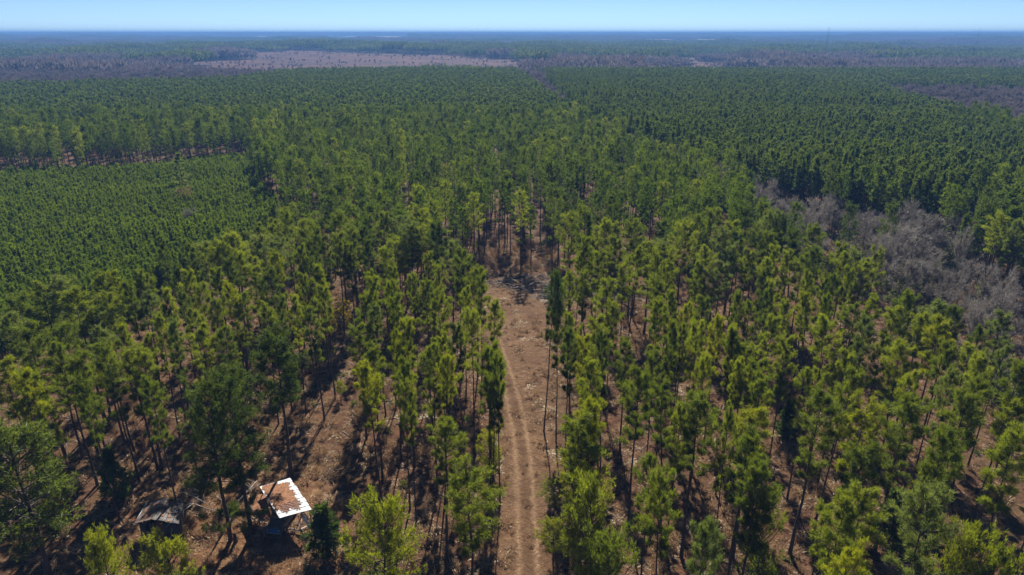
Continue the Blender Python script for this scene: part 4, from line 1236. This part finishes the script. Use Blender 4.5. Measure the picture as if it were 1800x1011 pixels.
# canopy with white metal roof
cf = [P3(492, 911, 2.9), P3(548, 896, 2.9), P3(509, 840, 3.35), P3(456.5, 855, 3.35)]
base_c = sum(cf) / 4
can = root_empty('white_roofed_canopy', (base_c[0], base_c[1], 0.0))
tag(can, 'open canopy with white metal roof mostly buried in orange pine straw', 'open shed')
off3 = np.array([base_c[0], base_c[1], 0.0])
cl_ = [p - off3 for p in cf]
NS = 8
for k in range(NS):
    g = sheet_geo(cl_, -0.01 + 0.006 * (k % 2), 1.0 + 0.012 * (k % 3), k / NS, (k + 1) / NS - 0.004, 3, 0.022)
    link('roof_sheet', g.mesh('roof_sheet', [M['white_metal']], False), can)
wn_ = np.random.default_rng(12).uniform(0, 6, 8)
def straw_mask(u, w):
    rag = 0.035 * math.sin(w * 60 + wn_[0]) + 0.03 * math.sin(w * 131 + wn_[1]) + 0.03 * math.sin(w * 23 + wn_[2])
    right = 0.86 - 0.10 * (1 - w) + rag - (0.22 * max(0, w - 0.93) / 0.07)
    left = 0.035 + 0.02 * math.sin(w * 47)
    front = 0.13 + 0.05 * math.sin(u * 17) + 0.02 * math.sin(u * 61) + 0.14 * max(0, 0.25 - u) * 4 * 0.5
    back = 0.985 - (0.07 if 0.55 < u else 0) - 0.02 * abs(math.sin(u * 31))
    if not (left < u < right and front < w < back): return False
    if w < 0.34 and u > 0.16:                       # thin patch: only the furrows hold straw
        return (int(w * NS * 6) % 2 == 0) or math.sin(u * 39 + w * 70) > 0.55
    return True
so = straw_layer('straw_cover', cl_, straw_mask, can, 72, 0.04)
for (u, w) in ((0.04, 0.04), (0.96, 0.04), (0.96, 0.96), (0.04, 0.96), (0.04, 0.5), (0.96, 0.5)):
    t_ = bil(cl_, u, w); post(can, (t_[0], t_[1], -0.3), (t_[0], t_[1], t_[2] - 0.02))
for (a, b) in (((0.02, 0.04), (0.98, 0.04)), ((0.02, 0.5), (0.98, 0.5)), ((0.02, 0.96), (0.98, 0.96))):
    pa, pb = bil(cl_, *a), bil(cl_, *b)
    post(can, pa - [0, 0, 0.11], pb - [0, 0, 0.11], 0.06, 'beam')
for (u0, w0, u1) in ((0.96, 0.06, 0.75), (0.5, 0.04, 0.72)):
    pa = bil(cl_, u0, w0); pb = bil(cl_, u1, w0 - 0.02); post(can, (pa[0], pa[1], 0.9), (pb[0], pb[1], pb[2] - 0.15), 0.045, 'brace')

# lower roof, straw-covered with a pale drooping front edge
lf = [P3(456, 917, 2.05), P3(478, 914.5, 2.15), P3(466, 868, 2.35), P3(432, 876, 2.15)]
lb_c = sum(lf) / 4; low_r = root_empty('lean_to_roof', (lb_c[0], lb_c[1], 0)); tag(low_r, 'low lean-to roof under orange straw, left of the white-roofed canopy', 'lean-to')
offl = np.array([lb_c[0], lb_c[1], 0.0]); ll = [p - offl for p in lf]
for k in range(4):
    link('roof_sheet', sheet_geo(ll, k / 4, (k + 1) / 4 - 0.004, 0, 1, 2, 0.02, along='w').mesh('roof_sheet', [M['white_metal'] if k < 1 else M['rusty_metal']]), low_r)
straw_layer('straw_cover', ll, lambda u, w: w > 0.045 + 0.03 * math.sin(u * 21) and u > 0.035 + 0.03 * math.sin(w * 13), low_r, 34, 0.05)
for (u, w) in ((0.05, 0.05), (0.95, 0.08), (0.05, 0.95), (0.95, 0.95)):
    t_ = bil(ll, u, w); post(low_r, (t_[0], t_[1], -0.3), (t_[0], t_[1], t_[2] - 0.02), 0.055)
for (u, w, du, dw) in ((0.05, 0.03, 0.30, -0.18), (0.4, 0.03, 0.1, -0.12)):
    t_ = bil(ll, u, w); b_ = bil(ll, u - du, w + dw); post(low_r, (t_[0], t_[1], t_[2] - 0.05), (b_[0], b_[1], 0.0), 0.035, 'brace')

# collapsed shed
sl = [P3(236, 920.5, 2.45), P3(266, 912, 3.25), P3(289, 875, 3.4), P3(258, 885, 2.6)]
sr = [sl[1], P3(315, 921, 2.2), P3(323, 882, 2.25), sl[2]]
sc0 = (sl[0] + sr[1] + sr[2] + sl[3]) / 4; shed = root_empty('collapsed_shed', (sc0[0], sc0[1], 0)); tag(shed, 'small dark collapsing shed with rusty sheet roof under pale dead branches', 'shed')
offs = np.array([sc0[0], sc0[1], 0.0]); sl = [p - offs for p in sl]; sr = [p - offs for p in sr]
for k in range(3):
    link('roof_sheet', sheet_geo(sl, k / 3, (k + 1) / 3 - 0.006, -0.01 * k, 1.0, 4, 0.016, along='w', sag=0.05).mesh('roof_sheet', [M['rusty_metal']], True), shed)
for k in range(4):
    g = sheet_geo(sr, k / 4 + 0.005, (k + 1) / 4 - 0.006, -0.02 + 0.02 * (k % 2), 1.0, 3, 0.012, along='w', sag=0.16)
    link('roof_sheet', g.mesh('roof_sheet', [M['dark_metal']], True), shed)
post(shed, sl[0] + [0, 0, 0.03], sl[3] + [0, 0, 0.03], 0.045, 'edge_trim', M['white_metal'])
post(shed, sl[3] + [0, 0, 0.03], sl[2] + [0, 0, 0.03], 0.06, 'edge_trim', M['rusty_metal'])
straw_layer('straw_cover', sr, lambda u, w: 0.15 < u < 0.95 and 0.1 + 0.15 * math.sin(u * 9) < w < 0.9 and math.sin(u * 23 + w * 5) + math.sin(w * 31) > 0.9, shed, 30, 0.04, M['straw'], 0.16)
straw_layer('straw_cover', sl, lambda u, w: 0.2 < u < 0.9 and 0.15 < w < 0.85 and math.sin(u * 13 + w * 8) + math.sin(w * 21 + u * 4) > 0.4, shed, 30, 0.02, M['straw'], 0.05, 0.02)
# board walls: front, left, right, back
wl = [bil(sl, 0.14, 0.10), bil(sr, 0.93, 0.10), bil(sr, 0.93, 0.92), bil(sl, 0.14, 0.92)]
mid_f = bil(sl, 1.0, 0.1)
for (a, b, skip) in ((wl[0], wl[1], (0.10, 0.28)), (wl[1], wl[2], None), (wl[3], wl[2], None), (wl[0], wl[3], None)):
    Lw = np.linalg.norm((b - a)[:2]); nb_ = max(6, int(Lw / 0.26)); d_ = (b - a) / Lw
    ang = math.atan2(d_[1], d_[0])
    for k in range(nb_):
        f = (k + 0.5) / nb_
        if skip and skip[0] < f < skip[1]: hh0, hh1 = 0.0, 0.9
        else: hh0, hh1 = 0.0, None
        p = a * (1 - f) + b * f; top = (hh1 or (min(a[2], b[2]) - 0.12 + 0.05 * math.sin(k * 3)))
        g = Geo(); g.box((0, 0, (top + hh0) / 2), (Lw / nb_ - 0.02, 0.03 + 0.006 * (k % 2), top - hh0))
        o = link('wall_board', g.mesh('wall_board', [M['red_board'] if (skip and 0.32 < f < 0.62) else M['old_wood']]), shed, (p[0], p[1], 0)); o.rotation_euler = (0.03 * math.sin(k * 5), 0.02 * math.cos(k * 7), ang)
tp = sr[2] * 0.5 + sr[1] * 0.5
g = Geo(); g.box((0, 0, 0), (0.35, 0.03, 1.6)); o = link('leaning_sheet', g.mesh('leaning_sheet', [M['rusty_metal']]), shed, tuple(tp + [0.25, 0, -0.75])); o.rotation_euler = (0.1, 0.12, 1.3)

# old vehicle parked under the canopy, nose out
M['car_paint'] = rough_mat('faded_blue_grey_paint', [(0.3, (0.05, 0.065, 0.09)), (0.7, (0.12, 0.14, 0.17))], 1.5, 0.45, 0.2, 0.02)
M['car_blue'] = rough_mat('faded_blue_panel', [(0.3, (0.015, 0.07, 0.26)), (0.7, (0.03, 0.12, 0.38))], 1.5, 0.45, 0.1, 0.02)
M['glass'] = rough_mat('dark_glass', [(0.3, (0.03, 0.04, 0.045)), (0.7, (0.07, 0.085, 0.09))], 1.0, 0.12, 0.0, 0.0, 2, 0.9)
M['rubber'] = rough_mat('rubber', [(0.3, (0.015, 0.015, 0.015)), (0.7, (0.03, 0.03, 0.03))], 5, 0.8)
M['chrome'] = rough_mat('dull_chrome', [(0.3, (0.35, 0.35, 0.36)), (0.7, (0.5, 0.5, 0.5))], 5, 0.3, 0.8, 0.0)
vx, vy = unproject(484, 949)
car = root_empty('old_pickup_truck', (float(vx), float(vy) + 2.75, 0.0), math.radians(-8)); tag(car, 'old dark pickup truck with blue front panel parked nose-out under the white-roofed canopy', 'truck')
def extrude_profile(prof, halfw, taper=0.0):
    g = Geo(); n = len(prof); V = []
    zs = [z for _, z in prof]; zt = max(zs); zb_ = min(zs)
    for s in (-1, 1):
        for (y, z) in prof:
            V.append((s * (halfw - taper * (z - zb_) / (zt - zb_ + 1e-6)), y, z))
    F_ = [tuple(range(n))[::-1], tuple(range(n, 2 * n))]
    for i in range(n):
        j = (i + 1) % n; F_.append((i, j, j + n, i + n))
    g.add(V, F_); return g
def bevel_link(name, g, mat, parent, w=0.03):
    o = link(name, g.mesh(name, [mat]), parent)
    b = o.modifiers.new('bevel', 'BEVEL'); b.width = w; b.segments = 2; b.limit_method = 'ANGLE'
    return o
bevel_link('body', extrude_profile([(-2.2, 0.42), (-2.28, 0.60), (-2.25, 0.95), (-0.95, 1.08), (0.70, 1.08), (2.3, 1.05), (2.35, 0.5), (1.8, 0.40), (-1.8, 0.40)], 0.92, 0.03), M['car_paint'], car)
bevel_link('bonnet', extrude_profile([(-2.15, 0.965), (-2.1, 1.02), (-0.98, 1.14), (-0.96, 1.09)], 0.80), M['car_paint'], car, 0.015)
bevel_link('cab', extrude_profile([(-0.92, 1.09), (-0.40, 1.72), (0.55, 1.76), (0.78, 1.09)], 0.84, 0.12), M['car_paint'], car)
g = Geo(); g.add([(-0.70, -0.93, 1.15), (0.70, -0.93, 1.15), (0.62, -0.46, 1.69), (-0.62, -0.46, 1.69), (-0.70, -0.90, 1.13), (0.70, -0.90, 1.13), (0.62, -0.43, 1.67), (-0.62, -0.43, 1.67)],
                  [(0, 1, 2, 3), (4, 7, 6, 5), (0, 4, 5, 1), (1, 5, 6, 2), (2, 6, 7, 3), (3, 7, 4, 0)])
link('windscreen', g.mesh('windscreen', [M['glass']]), car)
for s in (-1, 1):
    g = Geo(); g.box((s * 0.845, -0.02, 1.4), (0.02, 0.72, 0.36)); link('side_window', g.mesh('side_window', [M['glass']]), car)
    g = Geo(); g.tube([(s * 0.66, -2.27, 0.80), (s * 0.66, -2.32, 0.80)], [0.12, 0.11], 12); link('headlight', g.mesh('headlight', [M['chrome']]), car)
    for yy in (-1.45, 1.45):
        g = Geo(); g.tube([(s * 0.74, yy, 0.36), (s * 0.96, yy, 0.36)], [0.36, 0.36], 16)
        wv = link('wheel', g.mesh('wheel', [M['rubber']]), car)
        g = Geo(); g.tube([(s * 0.95, yy, 0.36), (s * 0.975, yy, 0.36)], [0.2, 0.18], 12); link('rim', g.mesh('rim', [M['chrome']]), wv)
g = Geo(); g.box((0, -2.36, 0.55), (1.75, 0.12, 0.16)); bevel_link('bumper', g, M['chrome'], car, 0.02)
g = Geo(); g.box((0.1, -2.285, 0.76), (1.0, 0.05, 0.34)); link('grille', g.mesh('grille', [M['car_blue']]), car)

# fallen timber and torn white sheets right of the canopy
planks = [((524, 918), (532, 940), 0.9, 0.2), ((530, 912), (528, 938), 1.4, 0.1), ((515, 925), (545, 918), 0.3, 0.5), ((520, 935), (540, 925), 0.2, 0.9), ((508, 945), (520, 925), 0.1, 0.6), ((535, 945), (544, 925), 0.15, 0.8), ((510, 930), (536, 934), 0.25, 0.3), ((526, 950), (541, 936), 0.1, 0.25), ((500, 938), (515, 955), 0.12, 0.12)]
pile = root_empty('timber_heap', P3(528, 935, 0)); tag(pile, 'heap of fallen posts and boards at the right foot of the white-roofed canopy', 'timber heap')
po = np.array(P3(528, 935, 0))
for i, (a, b, za, zb2) in enumerate(planks):
    A, B = P3(*a, za) - po, P3(*b, zb2) - po; g = Geo()
    if i % 3: g.tube([A, B], [0.055, 0.05], 5)
    else:
        d = B - A; s_ = np.cross(d, [0, 0, 1]); s_ = s_ / np.linalg.norm(s_) * 0.10; t2 = np.array([0, 0, 0.035])
        g.add([A - s_, A + s_, B + s_, B - s_, A - s_ + t2, A + s_ + t2, B + s_ + t2, B - s_ + t2], [(0, 3, 2, 1), (4, 5, 6, 7), (0, 1, 5, 4), (1, 2, 6, 5), (2, 3, 7, 6), (3, 0, 4, 7)])
    link('board', g.mesh('board', [M['dead_wood'] if i % 2 else M['old_wood']]), pile)
tsh = root_empty('torn_roof_sheet', P3(541, 925, 0)); tag(tsh, 'torn white metal sheet hanging off the canopy beside the bushy cedar', 'metal sheet')
to = np.array(P3(541, 925, 0))
for pts_ in ([((528, 905), 2.3), ((534, 903), 2.4), ((544, 920), 1.3), ((540, 924), 1.1)], [((538, 923), 0.9), ((545, 920), 1.1), ((549, 931), 0.4), ((543, 930), 0.3)]):
    c4 = [P3(*p, z) - to for (p, z) in pts_]; c4 = [c4[3], c4[2], c4[1], c4[0]]
    link('sheet_piece', sheet_geo(c4, 0, 1, 0, 1, 3, 0.03, along='w', sag=0.1, nseg=6).mesh('sheet_piece', [M['white_metal']]), tsh)

# dead pale tree lying over towards the shed, and the stump
dt = root_empty('dead_tree', P3(407, 915, 0)); tag(dt, 'bleached dead tree with bare limbs sprawling from the trunk towards the shed', 'dead tree')
do = np.array(P3(407, 915, 0)); r = np.random.default_rng(31)
limbs_px = [[((407, 913), 0.3), ((386, 901), 1.4), ((365, 895), 2.2), ((340, 885), 2.8), ((322, 888), 2.9)], [((386, 901), 1.4), ((367, 888), 2.3), ((340, 872), 3.0), ((318, 864), 3.2)],
            [((340, 885), 2.8), ((312, 905), 2.4), ((292, 927), 2.0)], [((322, 888), 2.9), ((305, 898), 2.8), ((292, 906), 2.4)], [((407, 913), 0.3), ((401, 898), 1.6), ((395, 885), 2.4), ((378, 868), 3.4)],
            [((365, 895), 2.2), ((352, 905), 1.9), ((345, 908), 1.6)], [((340, 872), 3.0), ((335, 862), 3.6), ((342, 858), 3.9)], [((340, 872), 3.0), ((333, 884), 2.8), ((335, 883), 2.6)],
            [((312, 905), 2.4), ((303, 920), 1.8), ((302, 937), 1.0), ((298, 952), 0.3)], [((407, 913), 0.3), ((411, 898), 1.6), ((420, 880), 2.4), ((436, 862), 3.0), ((452, 845), 3.2)], [((436, 862), 3.0), ((446, 856), 3.2), ((458, 850), 3.3)], [((386, 901), 1.4), ((382, 908), 1.1), ((382, 922), 0.4)]]
for li, path in enumerate(limbs_px):
    pts_ = [P3(*p, z) - do for (p, z) in path]; r0_ = 0.075 if li in (0, 9) else 0.035
    g = Geo(); g.tube(pts_, [r0_ * (1 - 0.75 * i / (len(pts_) - 1)) + 0.012 for i in range(len(pts_))], 5)
    for k in range(9):
        i = r.integers(0, len(pts_) - 1); f = r.uniform(); q = pts_[i] * (1 - f) + pts_[i + 1] * f
        d = r.normal(0, 1, 3); d[2] = abs(d[2]) * 0.5; L = r.uniform(0.5, 1.3)
        g.tube([q, q + d * L * 0.35, q + d * L * 0.7 + r.normal(0, 0.12, 3)], [0.016, 0.012, 0.006], 3, cap=False)
    link('branch', g.mesh('branch', [M['dead_wood']], True), dt)
g = Geo(); g.tube([(0, 0, -0.2), (0, 0.02, 0.5), (0.03, 0, 1.05)], [0.26, 0.20, 0.18], 9)
sp = P3(414, 952, 0); o = link('stump', g.mesh('stump', [M['bark']]), None, tuple(sp)); tag(o, 'short dark stump between the feet of the two broad pines', 'stump')

# ---------------------------------------------------------------- the air
hz, nt, out = new_mat('haze')
pv = nt.nodes.new('ShaderNodeVolumePrincipled')
pv.inputs['Color'].default_value = (0.17, 0.38, 0.82, 1)
pv.inputs['Density'].default_value = 2.5e-4
pv.inputs['Anisotropy'].default_value = 0.0
nt.links.new(pv.outputs[0], out.inputs['Volume'])
g = Geo(); g.box((0, 0, 6), (50000, 50000, 122))
hb = link('haze', g.mesh('haze', [hz])); tag(hb, 'thin blue haze over the far country', kind='stuff')
